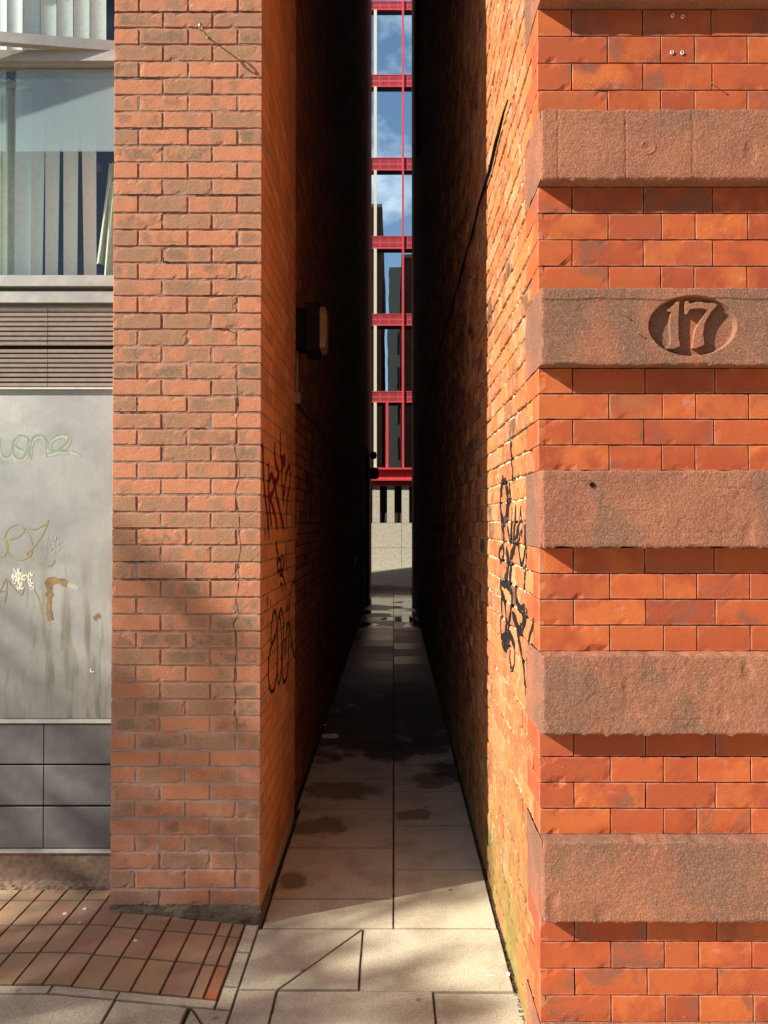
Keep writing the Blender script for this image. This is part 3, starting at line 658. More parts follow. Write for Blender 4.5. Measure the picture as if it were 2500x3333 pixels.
# pale sheets added inside the pane, standing for a reflection in the glass
fi = MB(); zt, zb_ = bayz(218), bayz(826/1.701)
fi.box(B(75/1.701, 500).x, Xb+.02, YB+.022, YB+.024, zb_, zt); fi.box(B(102/1.701, 500).x, Xb+.02, YB+.0265, YB+.0275, zb_+.01, zt-.045)
fi.box(Xa, B(18/1.701, 500).x, YB+.022, YB+.024, zb_, zt)
part('window_reflection', fi, M['reflection'], WIN)
def slat(t0, t1, b0, b1, y0=432, y1=1532, mat='blind', yy=.09, tw=.03):
    t1 -= 7; b1 -= 7
    m_ = MB(); Ys = YB+yy
    n = 7; rows = []
    for i in range(9):
        f = i/8; row = []
        for j in range(n):
            s_ = j/(n-1); xt = t0+(t1-t0)*s_; xb = b0+(b1-b0)*s_; x = (xt+(xb-xt)*f)/1.701; py = (y0+(y1-y0)*f)/1.701
            p = at(x, py, Ys); p.y += tw*s_ + .006*math.sin(s_*math.pi); row.append(p)
        rows.append(row)
    A = [[m_.vert(p) for p in r_] for r_ in rows]; Bk = [[m_.vert(p+Vector((0, .0015, 0))) for p in r_] for r_ in rows]
    for i in range(8):
        for j in range(n-1): m_.face(A[i][j], A[i+1][j], A[i+1][j+1], A[i][j+1]); m_.face(Bk[i][j], Bk[i][j+1], Bk[i+1][j+1], Bk[i+1][j])
    return part('blind_slat', m_, M[mat], WIN, True)
for q in [(5, 36, 2, 34, 'cream'), (42, 78, 40, 80, 'cream'), (84, 172, 80, 166, 'blind'), (178, 246, 168, 226, 'blind'), (252, 330, 250, 312, 'blind'), (350, 430, 352, 420, 'blind'), (448, 526, 465, 528, 'blind')]:
    slat(*q[:4], mat=q[4])
for x in range(-560, 0, 92): slat(x, x+84, x, x+84)
for x in [-420+92*i for i in range(11)]: slat(x, x+84+6, x, x+84+6, -300, 330, yy=.10, tw=.012)
# head rail, coat on a hanger and shelf in the dark room
m_ = MB(); m_.box(Xa, Xb+.02, YB+.085, YB+.115, bayz(432/1.701), bayz(432/1.701)+.03); part('blind_rail', m_, M['alu'], WIN)
ct = MB()
def fold(px0, px1, px0b, px1b, y0, y1, Yc):
    rows = []
    for i in range(13):
        f = i/12; row = []
        for j in range(9):
            s_ = j/8; x = (px0+(px1-px0)*s_)*(1-f) + (px0b+(px1b-px0b)*s_)*f; p = at(x/1.701, (y0+(y1-y0)*f)/1.701, Yc); p.y += .012*math.sin(s_*9+f*2) + .02*s_; row.append(ct.vert(p))
        rows.append(row)
    for a, b in zip(rows, rows[1:]):
        for j in range(8): ct.face(a[j], b[j], b[j+1], a[j+1])
fold(606, 640, 530, 590, 900, 1460, YB+.17); fold(612, 650, 572, 640, 1000, 1525, YB+.14)
COAT = ct.build('coat', M['cream'], None, True); tag(COAT, 'cream coat hanging behind the window beside the brick pier', 'coat')
sh = MB(); p = B(240/1.701, 565); sh.box(p.x, Xb+.05, YB+.9, YB+1.1, at(0, 572, YB+.9).z, at(0, 564, YB+.9).z)
S_ = sh.build('shelf', M['dirt'], None); tag(S_, 'dark timber shelf at the back of the room behind the blinds', 'shelf')
mg = MB(); p = at(322, 553, YB+.95); mg.tube([p+Vector((0, 0, -.022)), p+Vector((0, 0, .03))], .022, 14); o = mg.build('mug', M['grey'], None, True); tag(o, 'small mug standing on the shelf behind the blinds', 'mug')
# side hung casement above, hinged at the pier, swung a little outwards
CAS = MB(); hx = Xb+.0; ang = R(-7.6)
def cs(u, dep, z):   # u metres left of the hinge
    return Vector((hx - u*math.cos(ang) - dep*math.sin(-ang)*0, YB-.02 - u*math.sin(-ang) + dep, z))
def cbox(mb_, u0, u1, z0, z1, d0, d1):
    v = [mb_.vert(cs(u, d, z)) for z in (z0, z1) for (u, d) in ((u0, d0), (u1, d0), (u1, d1), (u0, d1))]
    for q in [(0, 1, 2, 3), (7, 6, 5, 4), (0, 4, 5, 1), (1, 5, 6, 2), (2, 6, 7, 3), (3, 7, 4, 0)]: mb_.face(*[v[k] for k in q])
zb0, zb1 = zat(166, YB-.03), zat(133, YB-.03)
cbox(CAS, 0, 1.3, zb0, zb1, 0, .035); cbox(CAS, 0, 1.3, 4.9, 4.95, 0, .035); cbox(CAS, 1.25, 1.3, zb1, 4.9, 0, .035)
part('casement', CAS, M['alu'], WIN)
gm = MB(); cbox(gm, 0.0, 1.25, zb1, 4.9, .014, .019); part('pane', gm, M['glass'], WIN)
gm = MB(); cbox(gm, .0, .02, zb1-.001, 4.9, -.002, .034); part('casement_stile', gm, M['alu'], WIN)
# louvres
lo = MB(); z0, z1 = bayz(1262), bayz(1001); xj = B(158, 1100).x
zs = [1001+15.6*i for i in range(8)] + [1135+15.6*i for i in range(8)]
for py in zs:
    za, zc = bayz(py+14.3), bayz(py+1.2)
    for a, b in ((Xa, xj-.0015), (xj+.0015, Xb)):
        lo.prism([(a, YB+.004, za), (a, YB-.008, za+.002), (a, YB-.012, zc-.004), (a, YB+.02, zc)], (b-a, 0, 0))
LV = part('louvre_grille', lo, M['alud'], LB)
lo = MB(); lo.box(Xa, Xb, YB+.022, YB+.03, z0-.02, z1+.02); part('grille_back', lo, M['void'], LV)
# steel sheet, trim, boards, plinth
pn = MB(); pn.grid((Xa, YB, bayz(2338)), (1, 0, 0), (0, 0, 1), Xb-Xa, bayz(1268)-bayz(2338), .05, lambda a, b, P: Vector((0, .0012*noise.noise(P*3), 0)))
PAN = part('metal_panel', pn, M['panel'], LB, True); TP = bvh(pn)
for q in ((YB-.012, YB+.03, bayz(2352), bayz(2340)), (YB-.02, YB+.03, bayz(2771), bayz(2763)), (YB-.018, YB+.03, bayz(1268), bayz(1262.5))): tr = MB(); tr.box(Xa, Xb, *q); part('trim', tr, M['white'], LB)
tl = MB(); xt = B(143, 2500).x
for a, b in ((2357, 2486), (2491, 2620), (2626, 2760)):
    x = xt
    for x0, x1 in ((xt+.0025, Xb), (xt-.62, xt-.0025), (xt-1.24, xt-.625), (xt-1.86, xt-1.245)):
        tl.prism([(x0, YB, bayz(b)), (x0, YB-.004, bayz(b)+.004), (x0, YB-.004, bayz(a)-.004), (x0, YB, bayz(a))], (x1-x0, 0, 0))
part('cladding_boards', tl, M['tile'], LB)
bk = MB(); bk.box(Xa, Xb, YB+.004, YB+.05, 0, bayz(1262)+.001); part('backing', bk, M['void'], LB)
pl = MB(); pl.grid((Xa, YB-.008, .0), (1, 0, 0), (0, 0, 1), Xb-Xa, bayz(2772), .03, lambda a, b, P: Vector((0, -.002*noise.noise(P*18), 0))); part('plinth', pl, M['plinth'], LB)
# rubble edge between plinth and pavers
def rub(a, b, P): return Vector((0, 0, .062 + .010*(b/.07) + .006*noise.noise(P*40) + .004*noise.noise(P*110)))
mo = MB(); mo.grid((Xa, YB-.075, 0), (1, 0, 0), (0, 1, 0), Xb-Xa+.02, .08, .012, rub); part('mortar_edge', mo, M['plinth'], LB)
# next pier to the left and the bay beyond
mo = MB(); mo.box(-4.0, -3.3, YL, 4.6, 0, 5.08); mo.box(-18.6, -4.0, YB-.1, 4.6, 0, 5.08); part('street_wall', mo, M['brickplain'], LB)
# marks on the steel sheet
G8 = lambda x, y: at(x/2.95, 1350+y/2.95, YB)
NY = (0, -1, 0)
green = [[(-60, 330), (-40, 230), (0, 230), (10, 330), (40, 400), (80, 400), (110, 350), (125, 240)], [(270, 230), (230, 202), (170, 207), (126, 280), (130, 370), (170, 420), (220, 410), (258, 340), (272, 235), (270, 330), (285, 410)], [(130, 290), (180, 320), (245, 350)], [(285, 410), (292, 300), (320, 220), (370, 195), (420, 210), (440, 280), (442, 390)], [(455, 375), (560, 335), (640, 270), (662, 220), (630, 190), (550, 195), (490, 240), (465, 290), (480, 338), (560, 346), (680, 346), (772, 380)]]
strokes('graffiti', [([(x+4, y+16) for x, y in s_], .020) for s_ in green], M['g_halo'], PAN, G8, NY, .02, TP, .0003, .008, .4)
strokes('graffiti', [(s_, .0095) for s_ in green], M['g_green'], PAN, G8, NY, .0095, TP, .0007, .008, .5, label='faded green handwriting on the steel sheet')
oliv = [[(-50, 1330), (0, 1365), (40, 1355), (65, 1310), (70, 1240), (45, 1190), (20, 1190), (100, 1195), (180, 1170), (230, 1120), (210, 1070), (160, 1055), (100, 1080), (60, 1130), (45, 1200), (80, 1330), (140, 1385), (220, 1390), (290, 1350), (310, 1270), (290, 1170), (240, 1090)],
        [(210, 1075), (250, 1090), (330, 1100), (400, 1070), (440, 1050), (465, 1010), (430, 1110), (370, 1210), (300, 1290), (260, 1330), (280, 1370), (350, 1410), (440, 1450), (500, 1440), (530, 1390)],
        [(-20, 1720), (20, 1650), (55, 1570), (62, 1680), (45, 1810)], [(0, 1700), (50, 1690)], [(75, 1580), (110, 1640), (160, 1700), (205, 1722), (235, 1660)], [(330, 1680), (365, 1750), (385, 1820), (400, 1930)]]
strokes('graffiti', [(s_, .0075) for s_ in oliv], M['g_olive'], PAN, G8, NY, .0075, TP, .0007, .008, .5, label='looping olive marker lines on the steel sheet')
cr = random.Random(4)
def loops(cx, cy, rx, ry, n, r0):
    out = []
    for i in range(n):
        x = cx + cr.uniform(-rx, rx); y = cy + cr.uniform(-ry, ry); a = cr.uniform(-.6, .6); r_ = r0*cr.uniform(.6, 1.2)
        out.append([(x+r_*math.cos(a+t)*.6, y+r_*math.sin(a+t)) for t in [k*.5 for k in range(9)]])
    return out
strokes('scribble', [(s_, .0042) for s_ in loops(230, 1580, 100, 75, 34, 26)+loops(165, 1540, 40, 55, 12, 26)], M['g_cream'], PAN, G8, NY, .004, TP, .0010, .006, .6, label='cream scribbled patch on the steel sheet')
strokes('scribble', [(s_, .003) for s_ in loops(520, 1250, 75, 90, 22, 26)], M['g_grey'], PAN, G8, NY, .003, TP, .0010, .006, .8, label='faint grey scribbled patch')
strokes('smear', [([(645, 1622), (580, 1600), (520, 1592), (474, 1605), (476, 1700), (472, 1800), (474, 1900), (490, 1975)], .032)], M['g_brown'], PAN, G8, NY, .03, TP, .0005, .004, .45, False, label='brown corner shaped smear')
strokes('smear', [([(905, 1965), (930, 1940), (965, 1925)], .024)], M['g_brown'], PAN, G8, NY, .03, TP, .0005, .004, .45, False)
strokes('smear', [([(650, 1635), (700, 1650), (755, 1672)], .026)], M['g_grey'], PAN, G8, NY, .03, TP, .0008, .004, .4)
m_ = MB(); p = at(293, 2176, YB-.003); m_.box(p.x, p.x+.006, YB-.004, YB-.0035, p.z-.018, p.z); m_.box(p.x+.006, p.x+.02, YB-.004, YB-.0035, p.z-.018, p.z-.012); part('white_mark', m_, M['white2'], PAN)

# ================================================================= RIGHT BUILDING
RB = empty('banded_building', (7, 10, 0), 'smooth red brick building with projecting sandstone bands right of the passage', 'building')
PJ = .055
zf = lambda py: zat(py, YR-PJ)
bands = [(zat(3329, YR)-.26, zat(3329, YR)), (zf(3005), zat(2717, YR)), (zf(2393), zat(2121, YR)), (zf(1783), zat(1533, YR)), (zf(1186), zf(937)), (zf(583), zf(353)), (zat(33, YR)+.004, zat(33, YR)+.254), (zat(33, YR)+.6, zat(33, YR)+.85)]
NUM = 4
pr = MB(); rg = MB(); JR = .0042
def right_course(z0, kind, CR):
    z1 = z0 + CR - JR/2; z0 += JR/2
    seq = [.1125, .236, .228] if kind == 0 else [.2315, .1745, .111, .1745, .236, .111]
    x = XR; i = 0
    while x < 3.2:
        w_ = seq[i] if i < len(seq) else (.231 if kind == 0 else (.111 if i % 2 else .231)); w_ += rnd.uniform(-.002, .002) if i else 0
        pr.cur = rt(); a = x + (JR/2 if i else 0); b = x+w_-JR/2
        pr.plate((a, YR+rnd.uniform(-.0005, .0007), z0+rnd.uniform(-.0005, .0005)), (1, 0, 0), (0, 0, 1), (0, -1, 0), b-a, z1-z0, .014, .02 if x < 1.3 else .06, .0009, .0004, .0008, .006 if i == 0 else .0022)
        if i == 0:
            d = .225 if kind == 0 else .112
            pr.plate((XR, YR+d, z0), (0, -1, 0), (0, 0, 1), (-1, 0, 0), d-.001, z1-z0, .014, .02, .0013, .0004, .0006, .0025); rough_course(z0, z1, YR+d+.006)
        x += w_; i += 1
def rough_course(z0, z1, y, yend=18.3, zlow=True):
    J = .012
    z0 += .003; z1 -= .003
    while y < yend:
        L = rnd.choice((.105, .215, .215, .2, .16)) if y < 6 else .225; y2 = min(y+L, yend); rg.cur = rt()
        if y > 3.9 and rnd.random() < min(.8, (y-3.9)*.4): rg.cur = (1., rg.cur[1], rg.cur[2])  # more dark bricks with depth, putting the passage shade into the wall colour
        near = y < 4.3; mid = y < 7
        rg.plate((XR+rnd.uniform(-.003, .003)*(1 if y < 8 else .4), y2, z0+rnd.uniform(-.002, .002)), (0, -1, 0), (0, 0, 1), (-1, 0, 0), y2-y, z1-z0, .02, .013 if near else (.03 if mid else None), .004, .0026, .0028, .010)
        y = y2 + J
FACS = []; PRV = []; PRF = []
for (bz, bt), (nz_, _) in zip(bands, bands[1:]):
    cr_ = (nz_-bt-.002)/4
    for c in range(4): right_course(bt + .001 + c*cr_, 1 if c % 2 == 0 else 0, cr_)
    h_ = (bt-bz)/3
    for c in range(3): rough_course(bz+h_*c, bz+h_*(c+1), YR+.228+.004*(c % 2))
    PRF += [tuple(i+len(PRV) for i in f) for f in pr.f]; PRV += pr.v
    FACS.append(part('brick_courses', pr, M['press'], RB)); pr = MB()
FAC = FACS[3]; ztop = bands[-1][0]; z = bands[-1][0]
while z < 16:
    y0 = max(YR+.2, (z-3.)/.72); CR = .083
    if y0 < 18: rough_course(z, z+CR, y0 + rnd.uniform(0, .1))
    z += CR
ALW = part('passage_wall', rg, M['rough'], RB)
mo = MB(); mo.box(XR+.010, 3.2, YR+.0075, YR+.30, -.1, ztop+.1); part('joint_mortar', mo, M['joint'], FAC)
mo = MB(); mo.grid((XR+.0055, YR+.20, -.05), (0, 1, 0), (0, 0, 1), 1.9, 5.2, .012, lambda a, b, P: Vector((.0035+.006*noise.noise(P*38)+.003*noise.noise(P*110)+.004*noise.noise(P*9), 0, 0)))
mo.grid((XR+.008, YR+2.1, -.05), (0, 1, 0), (0, 0, 1), 15.7-.02, 16.2, .4, lambda a, b, P: Vector())
part('lime_mortar', mo, M['rmortar'], ALW)
mo = MB(); mo.box(XR+.03, 14, YR+.305, 18.29, -.1, 16.3); part('rear_block', mo, M['dmortar'], RB)
mo = MB(); mo.box(3.2, 14, YR, YR+.304, -.1, 16.3); mo.box(XR+.012, 3.199, YR+.009, YR+.304, ztop+.12, 16.3)
part('upper_wall', mo, M['brickplain'], RB)
mo = MB(); mo.box(XR-.06, 14.1, YR-.05, 18.35, 16.3, 16.5); part('cornice', mo, M['sand'], RB)
OC = at(2255, 1060, YR-PJ); ORX, ORZ = .1425, .0975
GX = [at(p_, 480, YR-PJ).x for p_ in (1819, 2036, 2256)]; RC = at(2110, 480, YR-PJ)
def make_band(zb, zt, idx):
    m_ = MB(); seed = Vector((idx*7.3, 0, idx*3.1)); top = zt; bot = zb; yf = YR-PJ
    number = idx == NUM
    rgh = {0: .7, 1: 1., 2: 1.5, 3: 1., 4: .9, 5: .9, 6: .8}.get(idx, 1.)
    L = 2.75
    def prof(x, z, P):     # relief of the dressed front face, metres towards the street (+ is proud)
        q = P + seed
        d = rgh*(.0024*noise.noise(q*5) + .0011*noise.noise(q*22) + .0007*noise.noise(q*60)) + .0007*noise.noise(q*140)
        cc = noise.noise(q*13+Vector((0, 40, 0)))
        if cc > .45: d -= .010*(cc-.45)*rgh
        ez = min(z-bot, top-z); ch = max(0, noise.noise(q*16)*.006 + .004)*rgh
        if ez < .009: d -= (.009-ez)**2/.009*(.35 + 1.8*max(0, noise.noise(q*22)))
        ex = x-XR
        if ex < .008: d -= (.008-ex)**2/.008*(.4 + 1.6*max(0, noise.noise(q*30)))
        if idx == 5:
            for gx in GX:
                d -= .0028*max(0, 1-abs(x-gx-.0015*noise.noise(Vector((0, 0, z*30))))/.004)
            rr = math.hypot(x-RC.x, z-RC.z); d += .0022*max(0, 1-abs(rr-.021)/.005) - .0018*max(0, 1-rr/.010)
        if idx in (2, 3): d -= .0022*max(0, 1-abs(z-bot-.050-.006*noise.noise(Vector((x*3, 0, idx))))/.004)*max(0, .4+noise.noise(Vector((x*5, 2, idx)))) + .003*max(0, 1-abs(z-top+.03+(x-XR)*.05+.004*noise.noise(Vector((x*4, 7, idx))))/.004)*max(0, .3+noise.noise(Vector((x*4, 9, idx))))
        if number: d *= .55
        if number: d += .0030*min(1, max(0, (z-top+.040+.006*noise.noise(q*9))/.006))
        return d
    fine = .0045
    def ys(x0, x1, cell): n = max(1, int(round((x1-x0)/cell))); return [x0+(x1-x0)*i/n for i in range(n+1)]
    if number: xs_ = ys(XR, OC.x-.16, .0055) + ys(OC.x-.16, OC.x+.16, .0024)[1:] + ys(OC.x+.16, 1.35, .008)[1:] + ys(1.35, XR+L, .05)[1:]
    else: xs_ = ys(XR, 1.3, .0055) + ys(1.3, XR+L, .05)[1:]
    zs_ = ys(bot, top, .0024 if number else .0055)
    idxs = {}
    for i, x in enumerate(xs_):
        for j, z in enumerate(zs_):
            P = Vector((x, yf, z)); d = prof(x, z, P); zz = z
            if number:
                r_ = math.hypot((x-OC.x)/ORX, (z-OC.z)/ORZ)
                if r_ < 1: d -= .021*min(1, (1-r_)/.035) - (0 if r_ > .97 else .0008*noise.noise(P*50))
            if j == 0: zz += .0045*rgh*noise.noise(Vector((x*30, idx, 0))) + .003*rgh*noise.noise(Vector((x*75, idx, 2))) + (.030*max(0, noise.noise(Vector((x*10, idx, 5)))-.18))*rgh
            if j == len(zs_)-1: zz -= .010*rgh*max(0, noise.noise(Vector((x*20, idx, 8)))+.1)
            idxs[i, j] = m_.vert((x, yf-d, zz))
    ni, nj = len(xs_), len(zs_)
    for i in range(ni-1):
        for j in range(nj-1): m_.face(idxs[i, j], idxs[i+1, j], idxs[i+1, j+1], idxs[i, j+1])
    # top and underside running back to the bricks, return face towards the passage
    def strip(ids, back, flip):
        bv = [m_.vert(back(m_.v[a])) for a in ids]
        for k in range(len(ids)-1):
            q = (ids[k], ids[k+1], bv[k+1], bv[k]); m_.face(*(q if not flip else q[::-1]))
    strip([idxs[i, 0] for i in range(ni)], lambda p: (p[0], YR+.03, bot), True)
    strip([idxs[i, nj-1] for i in range(ni)], lambda p: (p[0], YR+.03, top+.003), False)
    lf = [idxs[0, j] for j in range(nj)]
    prev = lf
    for s_ in range(1, 15):
        Yc = yf + (.006 + (YR+.232-yf)*(s_-1)/13) if s_ else 0
        cur = [m_.vert((XR - .003*(.5+noise.noise(Vector((0, Yc*16, m_.v[a][2]*16))+seed)*1.2), Yc, bot if j == 0 else (top if j == nj-1 else m_.v[a][2]))) for j, a in enumerate(lf)]
        for j in range(nj-1): m_.face(prev[j], prev[j+1], cur[j+1], cur[j])
        prev = cur
    strip([a for a in prev], lambda p: (p[0]+.05, p[1]+.004, p[2]), False)
    return part('stone_band', m_, M['sand'], RB, False)
nb = None
for i, (bz, bt) in enumerate(bands):
    o = make_band(bz, bt, i)
    if i == NUM: nb = o; o['label'] = 'sandstone band carved with the house number 17 in a sunk oval'
def numeral(pts):
    m_ = MB(); P = [at(2000+x/3.318, 900+y/3.318, YR-PJ+.003) for x, y in pts]
    Q = catmull(P + [P[0]], .006)[:-1]
    Q = [q + Vector((noise.noise(q*90)*.0012, 0, noise.noise(q*90+Vector((5, 5, 5)))*.0012)) for q in Q]
    a = [m_.vert(q) for q in Q]; b = [m_.vert(q+Vector((0, .0025, 0)) + (q-sum(Q, Vector())/len(Q))*.0) for q in Q]; c = [m_.vert((q.x, YR-PJ+.026, q.z)) for q in Q]; n = len(Q)
    m_.face(*a[::-1])
    for i in range(n):
        j = (i+1) % n; m_.face(a[i], a[j], c[j], c[i])
    return part('numeral', m_, M['sand'], nb)
numeral([(665, 270), (697, 268), (695, 350), (690, 480), (690, 640), (703, 715), (700, 750), (655, 775), (600, 780), (572, 772), (605, 735), (612, 640), (600, 520), (606, 430), (617, 378), (598, 382), (580, 372), (580, 352), (620, 325)])
numeral([(768, 268), (800, 268), (808, 292), (900, 272), (990, 285), (1095, 288), (1100, 320), (1055, 365), (1010, 440), (975, 510), (963, 580), (958, 640), (968, 700), (965, 735), (900, 765), (852, 772), (858, 680), (880, 570), (925, 490), (975, 420), (1005, 365), (985, 352), (900, 340), (830, 350), (800, 370), (790, 400), (768, 400)])
# black spray on the rough passage wall
T = bvh(rg)
def G6(x, y): return wall_at(1550+x/2.33, 1350+y/2.33, XR)
blk = [([(262, 190), (265, 300), (275, 420), (280, 525)], .05), ([(205, 465), (190, 560), (183, 680), (192, 780), (215, 810), (232, 700), (226, 560), (212, 480)], .05), ([(250, 510), (256, 600), (241, 700), (236, 820)], .05),
       ([(190, 830), (208, 900), (203, 985)], .04), ([(240, 850), (260, 960), (268, 900), (270, 700)], .04), ([(300, 680), (298, 820), (287, 985), (318, 900), (345, 690)], .045), ([(350, 870), (322, 1000), (340, 1135), (364, 1060), (374, 850), (378, 1100), (362, 1345)], .03),
       ([(186, 1000), (176, 1060), (190, 1112), (209, 1050), (200, 1000), (182, 1025)], .03), ([(225, 1010), (240, 1120), (226, 1260), (250, 1290), (262, 1130), (288, 1020), (300, 1000)], .06), ([(176, 1270), (186, 1340), (215, 1420), (235, 1620), (250, 1580), (268, 1400), (250, 1310), (215, 1285), (180, 1265)], .045),
       ([(195, 1340), (190, 1500), (196, 1680), (250, 1660), (290, 1740), (295, 1800)], .04), ([(295, 1290), (305, 1400), (340, 1480), (374, 1470), (370, 1560), (325, 1640), (300, 1570), (272, 1500)], .05), ([(310, 1640), (330, 1740), (360, 1920), (378, 2130)], .035), ([(196, 1700), (215, 1750), (255, 1700)], .07),
       ([(255, 1780), (255, 1880), (275, 1935), (291, 1860), (285, 1790)], .025), ([(436, 1540), (431, 1600), (406, 1700), (390, 1810)], .03), ([(381, 1840), (388, 1930)], .02), ([(350, 1480), (362, 1560), (345, 1620)], .05), ([(235, 540), (238, 700), (232, 800)], .03)]
Tm = BVHTree.FromPolygons(rg.v + PRV, rg.f + [tuple(i+len(rg.v) for i in f) for f in PRF])
strokes('graffiti', [(s_, w_*.82) for s_, w_ in blk], M['g_black'], ALW, G6, (-1, 0, 0), .03, Tm, .001, .006, .3, label='black spray lettering running down the sunlit passage wall')

# ================================================================= RED FRAMED OFFICES ACROSS THE FAR STREET
YO = 30.0; OB = empty('office_building', (0, 34, 0), 'office building with red steel frame and pale stone base beyond the passage end', 'building')
BX = .372; BW = 1.35; K0, K1 = -9, 10
Zo = lambda py: zat(py, YO)
sp_py = [(-520, -480), (-260, -222), (5, 33), (244, 283), (514, 555), (769, 810), (1022, 1060), (1274, 1310)]
xl, xr = BX+BW*K0, BX+BW*K1
o_ = MB(); o_.box(xl, xr, YO+3.0, 44, -.2, Zo(-520)+.6); o_.box(xl, xl+.3, YO+.3, 44, -.2, Zo(-520)); o_.box(xr-.3, xr, YO+.3, 44, -.2, Zo(-520)); part('block', o_, M['void'], OB)
for a, b in sp_py:
    m_ = MB()
    for k in range(K0, K1): m_.box(BX+BW*k+.035, BX+BW*(k+1)-.035, YO-.005, YO+.05, Zo(b)+.03, Zo(a)-.02)
    part('spandrel_panel', m_, M['perf'], OB)
    m_ = MB(); m_.box(xl, xr, YO-.02, YO+.15, Zo(b), Zo(b)+.03); m_.box(xl, xr, YO-.02, YO+.15, Zo(a)-.02, Zo(a)+.01); m_.box(xl, xr, YO+.3, YO+3, Zo(b)-.12, Zo(b)+.18); part('sill_beam', m_, M['red'], OB)
    m_ = MB(); m_.box(xl, xr, YO+.06, YO+.14, Zo(b)-.11, Zo(b)-.001); part('head_shade_strip', m_, M['void'], OB)  # black strip put in as the shadow line under the spandrel
for k in range(K0, K1+1):
    m_ = MB(); x = BX+BW*k; m_.box(x-.04, x+.04, YO-.05, YO+.12, Zo(1563), Zo(-520)+.3); part('mullion', m_, M['red'], OB)
pys = [(b, a2) for (a, b), (a2, b2) in zip(sp_py, sp_py[1:])] + [(1310, 1525)]
for k in range(K0, K1):
    for r_, (a, b) in enumerate(pys):
        if abs(k+.5) > 4 and r_ < 2: continue
        x0, x1 = BX+BW*k+.03, BX+BW*(k+1)-.03; m_ = MB()
        tx, tz = rnd.uniform(-.004, .004), rnd.uniform(-.004, .004)
        v = [m_.vert(p) for p in ((x0, YO+.10, Zo(b)), (x1, YO+.10+tx, Zo(b)), (x1, YO+.10+tx+tz, Zo(a)), (x0, YO+.10+tz, Zo(a)))]; m_.face(*v)
        v = [m_.vert(p) for p in ((x0, YO+.14, Zo(b)), (x1, YO+.14, Zo(b)), (x1, YO+.14, Zo(a)), (x0, YO+.14, Zo(a)))]; m_.face(*v[::-1])
        part('window_pane', m_, M['mirror'], OB)
m_ = MB()
for k in range(K0, K1):
    if k % 2 == 0: continue
    for a, b in pys[2:]:
        m_ = MB(); m_.box(BX+BW*k+.205, BX+BW*k+.32, YO-.025, YO+.095, Zo(b)+.002, Zo(a)-.002); part('cream_strip', m_, M['creamf'], OB)
for k in range(K0, K1):
    m_ = MB(); x = BX+BW*k+.725; m_.box(x-.055, x+.055, YO-.02, YO+.09, Zo(1525), Zo(1310)); part('mid_mullion', m_, M['red'], OB)
m_ = MB(); m_.box(xl, xr, YO-.22, YO+.1, Zo(1529), Zo(1523)); m_.box(xl, xr, YO-.22, YO+.1, Zo(1565), Zo(1560)); m_.box(xl, xr, YO-.04, YO+.1, Zo(1560), Zo(1529)); part('channel_beam', m_, M['red'], OB)
m_ = MB(); m_.box(xl, xr, YO+.05, YO+.4, Zo(1582), Zo(1565)); part('soffit', m_, M['red'], OB)
zl, zm = Zo(1702), Zo(1783); m_ = MB()
for k in range(-22, 23):
    cx_ = at(1272, 1640, YO).x + k*.572; m_.box(cx_-.142, cx_+.142, YO, YO+.5, zl+.006, Zo(1580))
for k in range(-7, 8):
    x0 = at(1307, 1750, YO).x + (k-1)*1.9; m_.box(x0+.006, x0+1.894, YO, YO+.5, zm+.006, zl-.004); m_.box(x0+.006, x0+1.894, YO, YO+.5, -.3, zm-.006)
ST = part('stone_base', m_, M['stone'], OB)
m_ = MB(); m_.box(xl, xr, YO+.03, YO+.04, -.3, zl-.01); part('stone_joint', m_, M['grey'], ST)
m_ = MB(); m_.box(xl, xr, YO+.45, YO+.5, zl-.01, Zo(1582)); part('slot_void', m_, M['void'], OB)
m_ = MB(); m_.box(xl, xr, YO+.10, YO+.12, zl+.01, Zo(1670)); m_.box(xl, xr, YO+.09, YO+.13, Zo(1671), Zo(1669)); part('slot_glazing', m_, M['mirror'], OB)
# office ceiling lights glimpsed through the glass: plain fittings hung in the rooms
m_ = MB()
# offices beyond the street on either side are hidden by the passage walls

# ================================================================= THINGS ON THE WALLS AND THE GROUND
# eye hook
hb = at(677, 122, YL); hr = at(654, 88, YL-.081)
HK = empty('eye_hook', hb, 'galvanised eye hook screwed high into the brick pier, casting a long shadow', 'hook')
m_ = MB(); dv_ = (hr-hb); e0 = hb + dv_*.80
m_.tube([hb+Vector((.002, .02, -.002)), hb, hb+dv_*.4, e0], .0032, 10); part('shank', m_, M['galv'], HK, True)
m_ = MB(); ctr = hr; rr_ = .0155; dn = dv_.normalized(); u_ = dn; q_ = Vector((0, .15, 1)).normalized()
m_.tube([ctr + (u_*-math.cos(t) + q_*math.sin(t))*rr_ for t in [k*2*math.pi/22 for k in range(23)]], .0044, 8); part('ring', m_, M['galv'], HK, True)
m_ = MB(); m_.tube([hb+Vector((0, -.001, 0)), hb+Vector((-.0005, -.004, 0))], .0065, 14); part('washer', m_, M['galv'], HK, True)
